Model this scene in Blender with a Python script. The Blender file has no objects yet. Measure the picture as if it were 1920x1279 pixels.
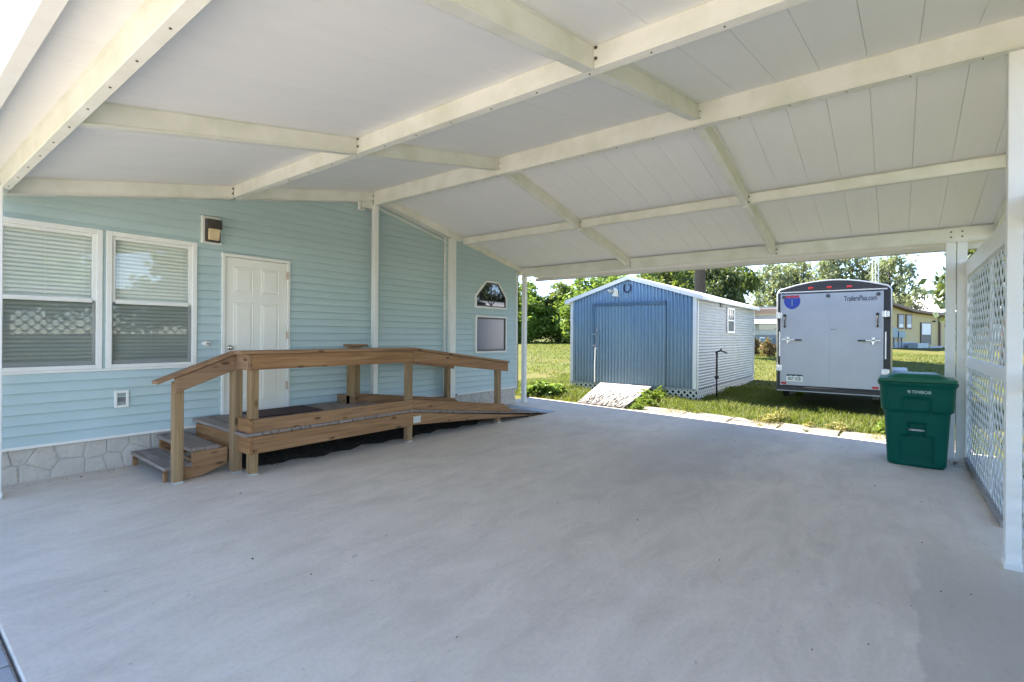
import bpy, bmesh, math, random
import numpy as np
from mathutils import Vector, Matrix
R = math.radians
rng = random.Random(7)
nrg = np.random.default_rng(11)
sc = bpy.context.scene
COL = sc.collection

# ------------------------------------------------------------------ camera
EYE = 1.485
cam_d = bpy.data.cameras.new('camera'); cam = bpy.data.objects.new('camera', cam_d); COL.objects.link(cam)
cam_d.sensor_width = 36.0; cam_d.lens = 938.0/1920*36
cam_d.shift_y = -0.0053; cam_d.clip_start = 0.02; cam_d.clip_end = 900
fw = Vector((math.cos(R(37.5)), math.sin(R(37.5)), 0)); up0 = Vector((0, 0, 1)); rt0 = fw.cross(up0)
ROLL = -0.007
up = (up0*math.cos(ROLL) + rt0*math.sin(ROLL)).normalized(); rt = fw.cross(up)
cam.matrix_world = Matrix(((rt.x, up.x, -fw.x, 0), (rt.y, up.y, -fw.y, 0), (rt.z, up.z, -fw.z, EYE), (0, 0, 0, 1)))
sc.camera = cam
# ------------------------------------------------------------------ sky, sun, exposure
TO_SUN = Vector((0.012, 0.95, 1.0)).normalized()
world = bpy.data.worlds.new('World'); sc.world = world; world.use_nodes = True
wn = world.node_tree; bg = wn.nodes['Background']
sky = wn.nodes.new('ShaderNodeTexSky'); sky.sky_type = 'NISHITA'; sky.sun_disc = False
sky.sun_elevation = math.asin(TO_SUN.z); sky.sun_rotation = math.atan2(TO_SUN.x, TO_SUN.y)
sky.altitude = 2500; sky.air_density = 1.0; sky.dust_density = 0.15; sky.ozone_density = 1.2
tint = wn.nodes.new('ShaderNodeMix'); tint.data_type = 'RGBA'; tint.blend_type = 'MULTIPLY'; tint.inputs[0].default_value = 1.0
tint.inputs[7].default_value = (0.985, 0.99, 1.035, 1)      # clear, slightly bluer air over the whole sky
wn.links.new(sky.outputs[0], tint.inputs[6]); wn.links.new(tint.outputs[2], bg.inputs[0]); bg.inputs[1].default_value = 0.105
sd = bpy.data.lights.new('sun', 'SUN'); sd.energy = 5.0; sd.angle = R(0.5); sd.color = (1, 0.925, 0.80)
sun = bpy.data.objects.new('sun', sd); COL.objects.link(sun); sun.location = (0, 0, 30)
sun.rotation_euler = (-TO_SUN).to_track_quat('-Z', 'Y').to_euler()
sc.view_settings.view_transform = 'Standard'; sc.view_settings.look = 'None'
sc.view_settings.exposure = 2.6; sc.view_settings.gamma = 1.0; sc.view_settings.use_curve_mapping = False
sc.render.engine = 'CYCLES'
sc.cycles.use_denoising = True; sc.cycles.max_bounces = 10; sc.cycles.diffuse_bounces = 6; sc.cycles.glossy_bounces = 4
sc.cycles.transparent_max_bounces = 24; sc.cycles.transmission_bounces = 6
sc.cycles.sample_clamp_indirect = 6.0; sc.cycles.caustics_reflective = False; sc.cycles.caustics_refractive = False

# ------------------------------------------------------------------ materials
class NT:
    def __init__(s, name):
        s.m = bpy.data.materials.new(name); s.m.use_nodes = True; s.t = s.m.node_tree
        s.b = s.t.nodes['Principled BSDF']; s.out = s.t.nodes['Material Output']
        s.tc = s.t.nodes.new('ShaderNodeTexCoord')
    def n(s, k, **kw):
        x = s.t.nodes.new(k)
        for a, v in kw.items(): setattr(x, a, v)
        return x
    def l(s, a, b): s.t.links.new(a, b)
    def mapped(s, scale=(1, 1, 1), rot=(0, 0, 0), loc=None, coord='Object'):
        mp = s.n('ShaderNodeMapping'); mp.inputs['Scale'].default_value = scale; mp.inputs['Rotation'].default_value = rot
        s.l(s.tc.outputs[coord], mp.inputs['Vector'])
        if loc is not None: s.l(loc, mp.inputs['Location'])
        return mp.outputs[0]
    def noise(s, vec, scale, detail=4, rough=0.55, dist=0.0):
        x = s.n('ShaderNodeTexNoise'); x.inputs['Scale'].default_value = scale; x.inputs['Detail'].default_value = detail
        x.inputs['Roughness'].default_value = rough; x.inputs['Distortion'].default_value = dist
        s.l(vec, x.inputs['Vector']); return x.outputs['Fac']
    def ramp(s, fac, stops):
        x = s.n('ShaderNodeValToRGB'); e = x.color_ramp.elements
        while len(e) < len(stops): e.new(0.5)
        for el, (p, c) in zip(e, stops):
            el.position = p; el.color = (c, c, c, 1) if isinstance(c, (int, float)) else (*c, 1)
        s.l(fac, x.inputs[0]); return x.outputs[0]
    def mix(s, fac, a, b, mode='MIX'):
        x = s.n('ShaderNodeMix', data_type='RGBA', blend_type=mode)
        if isinstance(fac, (int, float)): x.inputs[0].default_value = fac
        else: s.l(fac, x.inputs[0])
        for i, v in ((6, a), (7, b)):
            if isinstance(v, tuple): x.inputs[i].default_value = (*v, 1)
            else: s.l(v, x.inputs[i])
        return x.outputs[2]
    def math(s, op, a, b=0.0, c=0.0):
        x = s.n('ShaderNodeMath', operation=op)
        for i, v in enumerate((a, b, c)):
            if isinstance(v, (int, float)): x.inputs[i].default_value = v
            else: s.l(v, x.inputs[i])
        return x.outputs[0]
    def bump(s, h, strength=0.2, dist=0.01):
        x = s.n('ShaderNodeBump'); x.inputs['Strength'].default_value = strength; x.inputs['Distance'].default_value = dist
        s.l(h, x.inputs['Height']); s.l(x.outputs[0], s.b.inputs['Normal'])
    def rnd(s):
        x = s.n('ShaderNodeObjectInfo'); return x.outputs['Random']
    def col(s, c):
        if isinstance(c, tuple): s.b.inputs['Base Color'].default_value = (*c, 1)
        else: s.l(c, s.b.inputs['Base Color'])
    def set(s, **kw):
        for k, v in kw.items(): s.b.inputs[k.replace('_', ' ')].default_value = v
        return s

def painted(name, c, rough=0.5, dirt=0.12, dirtc=None, scale=6, spec=0.5, metal=0.0, bump=0.05, rand=0.0):
    k = NT(name); v = k.mapped()
    d = dirtc or tuple(x*0.72 for x in c)
    f = k.noise(v, scale, 6, 0.62); g = k.noise(v, scale*7, 4, 0.6)
    f = k.ramp(f, [(0.42, 0.0), (0.72, 1.0)])
    f = k.math('MULTIPLY', f, dirt*2.2)
    c1 = k.mix(f, c, d)
    c1 = k.mix(k.math('MULTIPLY', g, 0.12), c1, d)
    if rand: c1 = k.mix(k.math('MULTIPLY', k.rnd(), rand), c1, d)
    k.col(c1); k.set(Roughness=rough, Metallic=metal, Specular_IOR_Level=spec)
    if bump: k.bump(g, bump, 0.004)
    return k.m

M = {}
M['beam'] = painted('cream_painted_metal', (0.80, 0.79, 0.725), 0.45, 0.28, (0.57, 0.58, 0.45), 3.0)
M['white'] = painted('white_trim', (0.80, 0.80, 0.76), 0.45, 0.10, (0.6, 0.59, 0.54), 5)
M['post'] = painted('white_post', (0.80, 0.80, 0.77), 0.4, 0.10, (0.62, 0.62, 0.58), 4)
M['door'] = painted('door_paint', (0.84, 0.83, 0.76), 0.42, 0.06, None, 3, bump=0.02)
M['lattice'] = painted('lattice_white', (0.62, 0.64, 0.62), 0.55, 0.2, (0.5, 0.54, 0.5), 9)
M['galv'] = painted('galvanised_metal', (0.62, 0.64, 0.66), 0.35, 0.2, None, 30, metal=0.7)
M['black'] = painted('black_metal', (0.010, 0.010, 0.013), 0.45, 0.1, (0.05, 0.05, 0.05), 12)
M['rubber'] = painted('black_rubber', (0.02, 0.02, 0.02), 0.75, 0.2, (0.06, 0.055, 0.05), 20)
M['bolt'] = painted('bolt_steel', (0.16, 0.14, 0.11), 0.5, 0.3, (0.07, 0.04, 0.02), 60, metal=0.6)
M['bronze'] = painted('dark_bronze', (0.05, 0.042, 0.036), 0.45, 0.1)
M['lens'] = painted('frosted_lens', (0.62, 0.47, 0.27), 0.3, 0.2, (0.72, 0.64, 0.46), 14)
M['nickel'] = painted('satin_nickel', (0.55, 0.53, 0.48), 0.25, 0.05, metal=0.9)
M['brass'] = painted('hinge_steel', (0.6, 0.5, 0.42), 0.35, 0.3, (0.4, 0.22, 0.14), 40, metal=0.5)
M['grille'] = painted('grey_grille', (0.24, 0.25, 0.25), 0.6, 0.2)
M['shield_blue'] = painted('blue_print', (0.01, 0.045, 0.32), 0.4, 0.05)
M['shield_red'] = painted('red_print', (0.42, 0.02, 0.06), 0.4, 0.05)
M['ink'] = painted('dark_print', (0.02, 0.022, 0.05), 0.5, 0.0, bump=0)
M['pale_ink'] = painted('pale_print', (0.6, 0.72, 0.66), 0.6, 0.2, (0.1, 0.3, 0.24), 40, bump=0)
M['redlens'] = painted('red_lens', (0.45, 0.012, 0.018), 0.2, 0.1)
M['plate_green'] = painted('plate_green', (0.02, 0.06, 0.055), 0.5, 0.0, bump=0)
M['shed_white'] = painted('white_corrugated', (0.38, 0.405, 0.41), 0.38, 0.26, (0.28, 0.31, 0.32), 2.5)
M['roof_white'] = painted('white_metal_roof', (0.78, 0.77, 0.75), 0.4, 0.2, (0.5, 0.47, 0.44), 3)
M['house_yellow'] = painted('yellow_siding', (0.47, 0.37, 0.17), 0.7, 0.12, None, 1)
M['brown'] = painted('brown_trim', (0.14, 0.085, 0.055), 0.6, 0.15)
M['offwhite'] = painted('far_white', (0.75, 0.73, 0.68), 0.6, 0.1, None, 1)
M['grey_util'] = painted('utility_grey', (0.30, 0.36, 0.38), 0.5, 0.15)
M['util_blue'] = painted('utility_blue_grey', (0.16, 0.25, 0.28), 0.5, 0.15)
M['far_tan'] = painted('tan_fascia', (0.52, 0.34, 0.24), 0.6, 0.1)
M['far_dark'] = painted('dark_opening', (0.035, 0.035, 0.035), 0.5, 0.1)
M['skirt_grey'] = painted('grey_skirting', (0.33, 0.35, 0.37), 0.6, 0.12)
M['bin'] = painted('green_plastic', (0.001, 0.080, 0.058), 0.45, 0.14, (0.006, 0.105, 0.078), 3, spec=0.15, bump=0.03)
M['binlid'] = painted('green_plastic_lid', (0.004, 0.12, 0.06), 0.42, 0.12, (0.01, 0.14, 0.08), 4, spec=0.25, bump=0.03)
M['mat'] = painted('brown_coir', (0.045, 0.026, 0.024), 0.95, 0.4, (0.085, 0.05, 0.045), 60, bump=0.6)
M['blind'] = painted('white_blind', (0.90, 0.91, 0.86), 0.5, 0.04)
M['room'] = painted('dim_room', (0.10, 0.10, 0.095), 0.9, 0.1)
M['dark'] = painted('underfloor_shade', (0.02, 0.018, 0.016), 0.95, 0.1)
M['ceramic'] = painted('yellowed_ornament', (0.82, 0.76, 0.5), 0.4, 0.2, (0.55, 0.42, 0.15), 25)
M['siding'] = painted('teal_vinyl_siding', (0.48, 0.595, 0.61), 0.5, 0.16, (0.40, 0.52, 0.51), 2.2, bump=0.04, rand=0.25)
M['rustroof'] = painted('rusty_white_roof', (0.72, 0.70, 0.70), 0.5, 0.3, (0.4, 0.3, 0.32), 2)
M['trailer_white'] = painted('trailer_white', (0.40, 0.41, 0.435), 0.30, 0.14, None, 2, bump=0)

def mat_panel():   # insulated roof panel: white with fine embossed ribs
    k = NT('roof_panel_white'); v = k.mapped()
    f = k.ramp(k.noise(k.mapped((0.6, 5, 1)), 2.2, 6, 0.6), [(0.35, 0.0), (0.8, 1.0)])
    c = k.mix(k.math('MULTIPLY', f, 0.35), (0.86, 0.85, 0.835), (0.78, 0.775, 0.75))
    c = k.mix(k.math('MULTIPLY', k.rnd(), 0.18), c, (0.79, 0.785, 0.765))
    sp = k.noise(v, 55, 2, 0.5); c = k.mix(k.ramp(sp, [(0.74, 0.0), (0.8, 0.35)]), c, (0.45, 0.44, 0.38))
    k.col(c); k.set(Roughness=0.55)
    w = k.n('ShaderNodeTexWave'); w.wave_type = 'BANDS'; w.bands_direction = 'Y'; w.inputs['Scale'].default_value = 11.0
    k.l(v, w.inputs['Vector']); k.bump(w.outputs['Fac'], 0.12, 0.004)
    return k.m
M['panel'] = mat_panel()

def mat_wood(name, axis, c0, c1, c2, rough=0.8):
    k = NT(name); st = [26, 26, 26]; st[axis] = 1.1
    off = k.n('ShaderNodeCombineXYZ'); r = k.math('MULTIPLY', k.rnd(), 37.0)
    for i in range(3): k.l(r, off.inputs[i])
    v = k.mapped(tuple(st), loc=off.outputs[0])
    g = k.noise(v, 1.0, 6, 0.62, 0.9)
    s2 = [1.6]*3; s2[axis] = 0.5
    b = k.noise(k.mapped(tuple(s2), loc=off.outputs[0]), 1.5, 4, 0.55)
    c = k.ramp(g, [(0.28, c0), (0.5, c1), (0.74, c2)])
    c = k.mix(k.ramp(b, [(0.35, 0.0), (0.75, 0.55)]), c, tuple(x*0.62 for x in c1))
    grey = k.mix(k.math('MULTIPLY', k.rnd(), 0.45), c, (0.24, 0.185, 0.14))
    kn = k.n('ShaderNodeTexVoronoi'); kn.inputs['Scale'].default_value = 1.0
    s3 = [9]*3; s3[axis] = 3.2
    k.l(k.mapped(tuple(s3), loc=off.outputs[0]), kn.inputs['Vector'])
    kd = k.ramp(kn.outputs['Distance'], [(0.10, 1.0), (0.19, 0.0)])
    c = k.mix(k.math('MULTIPLY', kd, 0.75), grey, tuple(x*0.3 for x in c0))
    k.col(c); k.set(Roughness=rough, Specular_IOR_Level=0.25); k.bump(g, 0.35, 0.004)
    return k.m
BR = ((0.140, 0.064, 0.024), (0.33, 0.168, 0.068), (0.49, 0.285, 0.13))
YL = ((0.165, 0.098, 0.038), (0.33, 0.212, 0.095), (0.46, 0.32, 0.165))
GR = ((0.15, 0.122, 0.105), (0.29, 0.245, 0.215), (0.42, 0.37, 0.335))
M['wood_x'] = mat_wood('weathered_wood_x', 0, *BR); M['wood_y'] = mat_wood('weathered_wood_y', 1, *BR)
M['post_z'] = mat_wood('timber_post', 2, *YL); M['deck_y'] = mat_wood('grey_deck_wood', 1, *GR)
M['sill_x'] = mat_wood('old_sill', 0, (0.16, 0.155, 0.15), (0.30, 0.29, 0.28), (0.42, 0.41, 0.40))

def mat_slab():
    k = NT('brushed_concrete'); v = k.mapped()
    big = k.noise(v, 0.35, 5, 0.6, 0.6); mid = k.noise(k.mapped((1.0, 2.2, 1)), 1.3, 9, 0.7, 0.6); fine = k.noise(v, 38, 5, 0.7)
    streak = k.noise(k.mapped((0.7, 4.5, 1), (0, 0, R(-28))), 1.6, 7, 0.68)
    c = k.mix(k.ramp(big, [(0.30, 0.0), (0.72, 1.0)]), (0.77, 0.665, 0.545), (0.68, 0.585, 0.475))
    c = k.mix(k.ramp(mid, [(0.40, 0.0), (0.72, 0.75)]), c, (0.53, 0.45, 0.36))
    c = k.mix(k.ramp(streak, [(0.48, 0.0), (0.75, 0.55)]), c, (0.76, 0.68, 0.585))
    c = k.mix(k.ramp(fine, [(0.3, 0.22), (0.55, 0.0)]), c, (0.36, 0.33, 0.295))
    # an older, browner pour along the lattice side, with a ragged edge
    sep = k.n('ShaderNodeSeparateXYZ'); k.l(v, sep.inputs[0])
    e = k.math('ADD', sep.outputs[1], k.math('MULTIPLY', k.noise(v, 2.3, 5, 0.65), 0.30))
    f = k.math('MULTIPLY', k.ramp(e, [(0.02, 1.0), (0.05, 0.0)]), 0.42)
    far = k.ramp(k.math('MULTIPLY', k.math('ADD', sep.outputs[0], k.math('MULTIPLY', mid, 1.4)), 0.1), [(0.50, 1.0), (0.60, 0.0)])
    c = k.mix(k.math('MULTIPLY', f, far), c, (0.36, 0.335, 0.285))
    # tyre-worn darker lane running out to the yard
    lane = k.math('ABSOLUTE', k.math('SUBTRACT', k.math('ADD', sep.outputs[1], k.math('MULTIPLY', mid, 1.0)), 2.6))
    lane = k.ramp(lane, [(0.35, 0.38), (1.1, 0.0)])
    c = k.mix(k.math('MULTIPLY', lane, k.ramp(k.math('MULTIPLY', sep.outputs[0], 0.1), [(0.35, 0.0), (0.6, 1.0)])), c, (0.31, 0.29, 0.27))
    spk = k.noise(v, 16, 2, 0.5); c = k.mix(k.ramp(spk, [(0.735, 0.0), (0.77, 0.4)]), c, (0.22, 0.205, 0.185))
    k.col(c); k.set(Roughness=0.82, Specular_IOR_Level=0.3); k.bump(fine, 0.18, 0.004)
    return k.m
M['slab'] = mat_slab()

def mat_lawn():
    k = NT('lawn_soil'); v = k.mapped()
    a = k.noise(v, 0.22, 6, 0.62, 0.5); b = k.noise(v, 1.3, 6, 0.65); c_ = k.noise(v, 14, 4, 0.7)
    c = k.mix(k.ramp(a, [(0.38, 0.0), (0.62, 1.0)]), (0.082, 0.098, 0.018), (0.130, 0.110, 0.040))
    c = k.mix(k.ramp(b, [(0.42, 0.0), (0.7, 0.7)]), c, (0.062, 0.085, 0.014))
    c = k.mix(k.ramp(c_, [(0.35, 0.6), (0.6, 0.0)]), c, (0.045, 0.05, 0.014))
    k.col(c); k.set(Roughness=0.95, Specular_IOR_Level=0.1); k.bump(c_, 0.6, 0.03)
    return k.m
M['lawn'] = mat_lawn()

def mat_leaf(name, c0, c1, c2, trans=0.35, scale=0.6, rand=0.0):
    k = NT(name); v = k.mapped()
    a = k.noise(v, scale, 4, 0.6); b = k.noise(v, scale*9, 3, 0.6)
    c = k.ramp(k.math('ADD', k.math('MULTIPLY', a, 0.6), k.math('MULTIPLY', b, 0.4)), [(0.34, c0), (0.5, c1), (0.66, c2)])
    if rand: c = k.mix(k.math('MULTIPLY', k.rnd(), rand), c, c2)
    k.col(c); k.set(Roughness=0.55, Specular_IOR_Level=0.3)
    tr = k.n('ShaderNodeBsdfTranslucent'); k.l(k.mix(0.5, c, (0.25, 0.30, 0.03), 'MIX'), tr.inputs[0])
    mx = k.n('ShaderNodeMixShader'); mx.inputs[0].default_value = trans
    k.l(k.b.outputs[0], mx.inputs[1]); k.l(tr.outputs[0], mx.inputs[2]); k.l(mx.outputs[0], k.out.inputs[0])
    return k.m
M['leaf_bright'] = mat_leaf('bright_thicket_leaf', (0.070, 0.132, 0.025), (0.147, 0.248, 0.043), (0.264, 0.380, 0.078), 0.44999999999999996, 0.35)
M['leaf_oak'] = mat_leaf('oak_leaf', (0.043, 0.075, 0.026), (0.087, 0.133, 0.038), (0.167, 0.210, 0.065), 0.4, 0.3)
M['leaf_dark'] = mat_leaf('dark_leaf', (0.023, 0.044, 0.023), (0.047, 0.078, 0.036), (0.091, 0.127, 0.052), 0.30000000000000004, 0.4)
M['leaf_hazy'] = mat_leaf('pale_far_leaf', (0.14, 0.17, 0.11), (0.22, 0.25, 0.15), (0.33, 0.34, 0.21), 0.45, 0.3)  # paleness of distance put into the leaf colour
M['leaf_yellow'] = mat_leaf('yellow_green_leaf', (0.13, 0.19, 0.012), (0.24, 0.31, 0.02), (0.36, 0.40, 0.04), 0.5, 1.0)
M['leaf_croton'] = mat_leaf('rusty_leaf', (0.10, 0.06, 0.03), (0.22, 0.13, 0.06), (0.34, 0.24, 0.12), 0.3, 2.5)
M['leaf_weed'] = mat_leaf('weed_leaf', (0.06, 0.11, 0.015), (0.12, 0.20, 0.025), (0.22, 0.27, 0.05), 0.45, 4.0)
M['leaf_dry'] = mat_leaf('dry_weed', (0.20, 0.17, 0.06), (0.33, 0.29, 0.11), (0.45, 0.40, 0.2), 0.4, 5.0)
M['grass'] = mat_leaf('grass_blade', (0.050, 0.078, 0.010), (0.085, 0.112, 0.017), (0.130, 0.126, 0.038), 0.4, 0.7)
M['litter'] = mat_leaf('dead_leaf', (0.05, 0.035, 0.022), (0.12, 0.085, 0.05), (0.24, 0.19, 0.13), 0.1, 9)
M['bark'] = mat_wood('tree_bark', 2, (0.025, 0.018, 0.014), (0.062, 0.046, 0.037), (0.12, 0.095, 0.08), 0.95)
def mat_dirt():
    k = NT('dark_mulch'); v = k.mapped(); a = k.noise(v, 9, 6, 0.7); b = k.noise(v, 45, 4, 0.7)
    k.col(k.mix(k.ramp(b, [(0.55, 0.0), (0.72, 1.0)]), k.ramp(a, [(0.3, (0.014, 0.011, 0.009)), (0.7, (0.05, 0.038, 0.028))]), (0.16, 0.13, 0.10)))
    k.set(Roughness=0.97); k.bump(a, 0.9, 0.03); return k.m
M['dirt'] = mat_dirt()
def mat_stone(name, c0, c1, warm):
    k = NT(name); v = k.mapped(); a = k.noise(v, 5, 6, 0.65); b = k.noise(v, 34, 6, 0.7, 1.2)
    c = k.mix(k.ramp(a, [(0.35, 0.0), (0.7, 1.0)]), c0, c1); c = k.mix(k.math('MULTIPLY', k.rnd(), 0.4), c, warm)
    c = k.mix(k.ramp(b, [(0.3, 0.5), (0.5, 0.0)]), c, tuple(x*0.6 for x in c0))
    k.col(c); k.set(Roughness=0.88); k.bump(b, 0.75, 0.012); return k.m
M['stone'] = mat_stone('faux_stone', (0.54, 0.50, 0.45), (0.66, 0.62, 0.56), (0.54, 0.49, 0.42))
M['mortar'] = mat_stone('stone_backing', (0.46, 0.43, 0.385), (0.54, 0.505, 0.455), (0.47, 0.435, 0.385))
M['paver'] = mat_stone('worn_paver', (0.17, 0.145, 0.125), (0.23, 0.205, 0.185), (0.20, 0.145, 0.12))
M['bounce_apron'] = mat_stone('pale_bounce_concrete', (0.56, 0.50, 0.43), (0.64, 0.58, 0.51), (0.56, 0.50, 0.43))  # kept pale so the unseen drive bounces sunlight up to the ceiling
M['greypaver'] = mat_stone('grey_paver', (0.36, 0.37, 0.38), (0.46, 0.46, 0.46), (0.32, 0.33, 0.34))
def mat_blue():
    k = NT('blue_corrugated'); v = k.mapped()
    a = k.noise(k.mapped((1, 1, 0.35)), 1.2, 5, 0.6); b = k.noise(k.mapped((1, 9, 0.6)), 3, 5, 0.6)
    sep = k.n('ShaderNodeSeparateXYZ'); k.l(v, sep.inputs[0])
    c = k.mix(k.ramp(a, [(0.35, 0.0), (0.68, 1.0)]), (0.135, 0.235, 0.375), (0.175, 0.28, 0.385))
    # greyer towards the bottom of the sheets
    w = k.math('ADD', k.math('MULTIPLY', sep.outputs[2], 0.42), k.math('MULTIPLY', b, 0.35))
    c = k.mix(k.ramp(w, [(0.2, 0.95), (1.0, 0.0)]), c, (0.20, 0.265, 0.31))
    k.col(c); k.set(Roughness=0.3, Metallic=0.5, Specular_IOR_Level=0.5); k.bump(b, 0.08, 0.004)
    return k.m
M['blue'] = mat_blue()
def mat_ply():
    k = NT('peeling_plywood'); 
    st = k.mapped((0.55, 17, 3), (0, 0, R(9))); s = k.noise(st, 1.7, 6, 0.68, 0.5); v = k.mapped()
    sep = k.n('ShaderNodeSeparateXYZ'); k.l(v, sep.inputs[0])
    lim = k.math('ADD', s, k.math('MULTIPLY', sep.outputs[0], -0.085))
    f = k.ramp(lim, [(0.56, 0.0), (0.60, 1.0)])
    g = k.ramp(k.noise(st, 5, 4, 0.7), [(0.3, (0.018, 0.015, 0.013)), (0.7, (0.075, 0.062, 0.053))])
    c = k.mix(f, (0.30, 0.285, 0.275), g)
    c = k.mix(k.math('MULTIPLY', k.noise(v, 5, 5, 0.6), 0.35), c, (0.17, 0.15, 0.14))
    k.col(c); k.set(Roughness=0.85); k.bump(k.math('SUBTRACT', 1.0, f), 0.8, 0.012); return k.m
M['ply'] = mat_ply()
def mat_glass(name, tint=(1, 1, 1), refl=1.0):
    k = NT(name); tr = k.n('ShaderNodeBsdfTransparent'); tr.inputs[0].default_value = (*tint, 1)
    gl = k.n('ShaderNodeBsdfGlossy'); gl.inputs['Roughness'].default_value = 0.015
    lw = k.n('ShaderNodeLayerWeight'); lw.inputs[0].default_value = 0.5      # same reflectance from both sides of the pane
    fr = k.math('ADD', k.math('MULTIPLY', k.math('POWER', lw.outputs['Facing'], 5.0), 0.9), 0.045)
    wv = k.noise(k.mapped(), 1.3, 2, 0.5); bp = k.n('ShaderNodeBump'); bp.inputs['Strength'].default_value = 0.02; bp.inputs['Distance'].default_value = 0.02
    k.l(wv, bp.inputs['Height']); k.l(bp.outputs[0], gl.inputs['Normal'])
    mx = k.n('ShaderNodeMixShader'); k.l(k.math('MULTIPLY', fr, refl), mx.inputs[0])
    k.l(tr.outputs[0], mx.inputs[1]); k.l(gl.outputs[0], mx.inputs[2]); k.l(mx.outputs[0], k.out.inputs[0]); return k.m
M['glass'] = mat_glass('window_glass', (0.93, 0.96, 0.94), 1.6)
M['screen'] = mat_glass('insect_screen', (0.60, 0.61, 0.61), 0.3)
def mat_darkglass(name, c, rough):
    k = NT(name); k.col(c); k.set(Roughness=rough, Specular_IOR_Level=1.0, IOR=1.6); return k.m
M['darkglass'] = mat_darkglass('dark_glass', (0.012, 0.014, 0.016), 0.03)
M['frostglass'] = mat_darkglass('frosted_glass', (0.045, 0.075, 0.135), 0.2)  # bluish sky reflection put into the pane's base colour

# ------------------------------------------------------------------ mesh helpers
class MB:
    def __init__(s): s.v = []; s.f = []
    def quad(s, *p):
        n = len(s.v); s.v += [tuple(q) for q in p]; s.f.append(tuple(range(n, n+len(p)))); return s
    def hexa(s, p):     # p: 4 bottom then 4 top
        n = len(s.v); s.v += [tuple(q) for q in p]
        s.f += [tuple(n+i for i in f) for f in ((3, 2, 1, 0), (4, 5, 6, 7), (0, 1, 5, 4), (1, 2, 6, 5), (2, 3, 7, 6), (3, 0, 4, 7))]; return s
    def box(s, x0, y0, z0, x1, y1, z1):
        return s.hexa([(x0, y0, z0), (x1, y0, z0), (x1, y1, z0), (x0, y1, z0), (x0, y0, z1), (x1, y0, z1), (x1, y1, z1), (x0, y1, z1)])
    def prism(s, poly, vec):
        n = len(s.v); k = len(poly); v = Vector(vec)
        s.v += [tuple(p) for p in poly] + [tuple(Vector(p)+v) for p in poly]
        s.f.append(tuple(range(n+k-1, n-1, -1))); s.f.append(tuple(range(n+k, n+2*k)))
        for i in range(k): s.f.append((n+i, n+(i+1) % k, n+k+(i+1) % k, n+k+i))
        return s
    def bar(s, p, q, w, h, upv=(0, 0, 1)):   # box along p->q, width w sideways, height h
        p = Vector(p); q = Vector(q); d = (q-p).normalized(); sd_ = d.cross(Vector(upv)).normalized(); u = sd_.cross(d)
        a, b = sd_*(w/2), u*(h/2)
        return s.hexa([p-a-b, p+a-b, q+a-b, q-a-b, p-a+b, p+a+b, q+a+b, q-a+b])
    def tube(s, pts, rad, n=8, cap=True):
        pts = [Vector(p) for p in pts]; rad = rad if isinstance(rad, (list, tuple)) else [rad]*len(pts)
        base = len(s.v); prev = None
        for i, p in enumerate(pts):
            d = (pts[min(i+1, len(pts)-1)]-pts[max(i-1, 0)]).normalized()
            a = d.orthogonal().normalized() if prev is None else (prev - d*prev.dot(d)).normalized()
            prev = a; b = d.cross(a)
            for k in range(n):
                t = 2*math.pi*k/n; s.v.append(tuple(p + (a*math.cos(t)+b*math.sin(t))*rad[i]))
        for i in range(len(pts)-1):
            for k in range(n):
                s.f.append((base+i*n+k, base+i*n+(k+1) % n, base+(i+1)*n+(k+1) % n, base+(i+1)*n+k))
        if cap:
            s.f.append(tuple(base+k for k in range(n-1, -1, -1))); e = base+(len(pts)-1)*n; s.f.append(tuple(e+k for k in range(n)))
        return s
    def ring(s, pts_a, pts_b):   # strip between two equal closed loops
        n = len(s.v); k = len(pts_a); s.v += [tuple(p) for p in pts_a]+[tuple(p) for p in pts_b]
        for i in range(k): s.f.append((n+i, n+(i+1) % k, n+k+(i+1) % k, n+k+i))
        return s

def origin(parent):
    o = Vector((0, 0, 0))
    while parent: o += parent.location; parent = parent.parent
    return o
def tagset(o, label=None, cat=None, group=None, kind=None):
    for k, v in (('label', label), ('category', cat), ('group', group), ('kind', kind)):
        if v: o[k] = v
    return o
def thing(name, label, cat, loc=(0, 0, 0), group=None):
    o = bpy.data.objects.new(name, None); o.empty_display_size = 0.2; COL.objects.link(o); o.location = loc
    return tagset(o, label, cat, group)
def obj(name, mb, m, parent=None, bevel=0.0, smooth=False, seg=1, **kw):
    org = origin(parent) if parent else Vector((0, 0, 0))
    me = bpy.data.meshes.new(name); me.from_pydata([(x-org.x, y-org.y, z-org.z) for x, y, z in mb.v], [], mb.f); me.update()
    me.materials.append(m)
    if smooth: me.polygons.foreach_set('use_smooth', [True]*len(me.polygons))
    o = bpy.data.objects.new(name, me); COL.objects.link(o)
    if parent: o.parent = parent
    if bevel:
        b = o.modifiers.new('edge', 'BEVEL'); b.width = bevel; b.segments = seg; b.limit_method = 'ANGLE'; b.angle_limit = R(40)
    return tagset(o, **kw)
def lone(name, mb, m, base, label, cat, group=None, **kw):   # a thing that is one mesh with its origin at its base
    o = obj(name, mb, m, None, **kw); b = Vector(base)
    o.data.transform(Matrix.Translation(-b)); o.location = b
    return tagset(o, label, cat, group)
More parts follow.
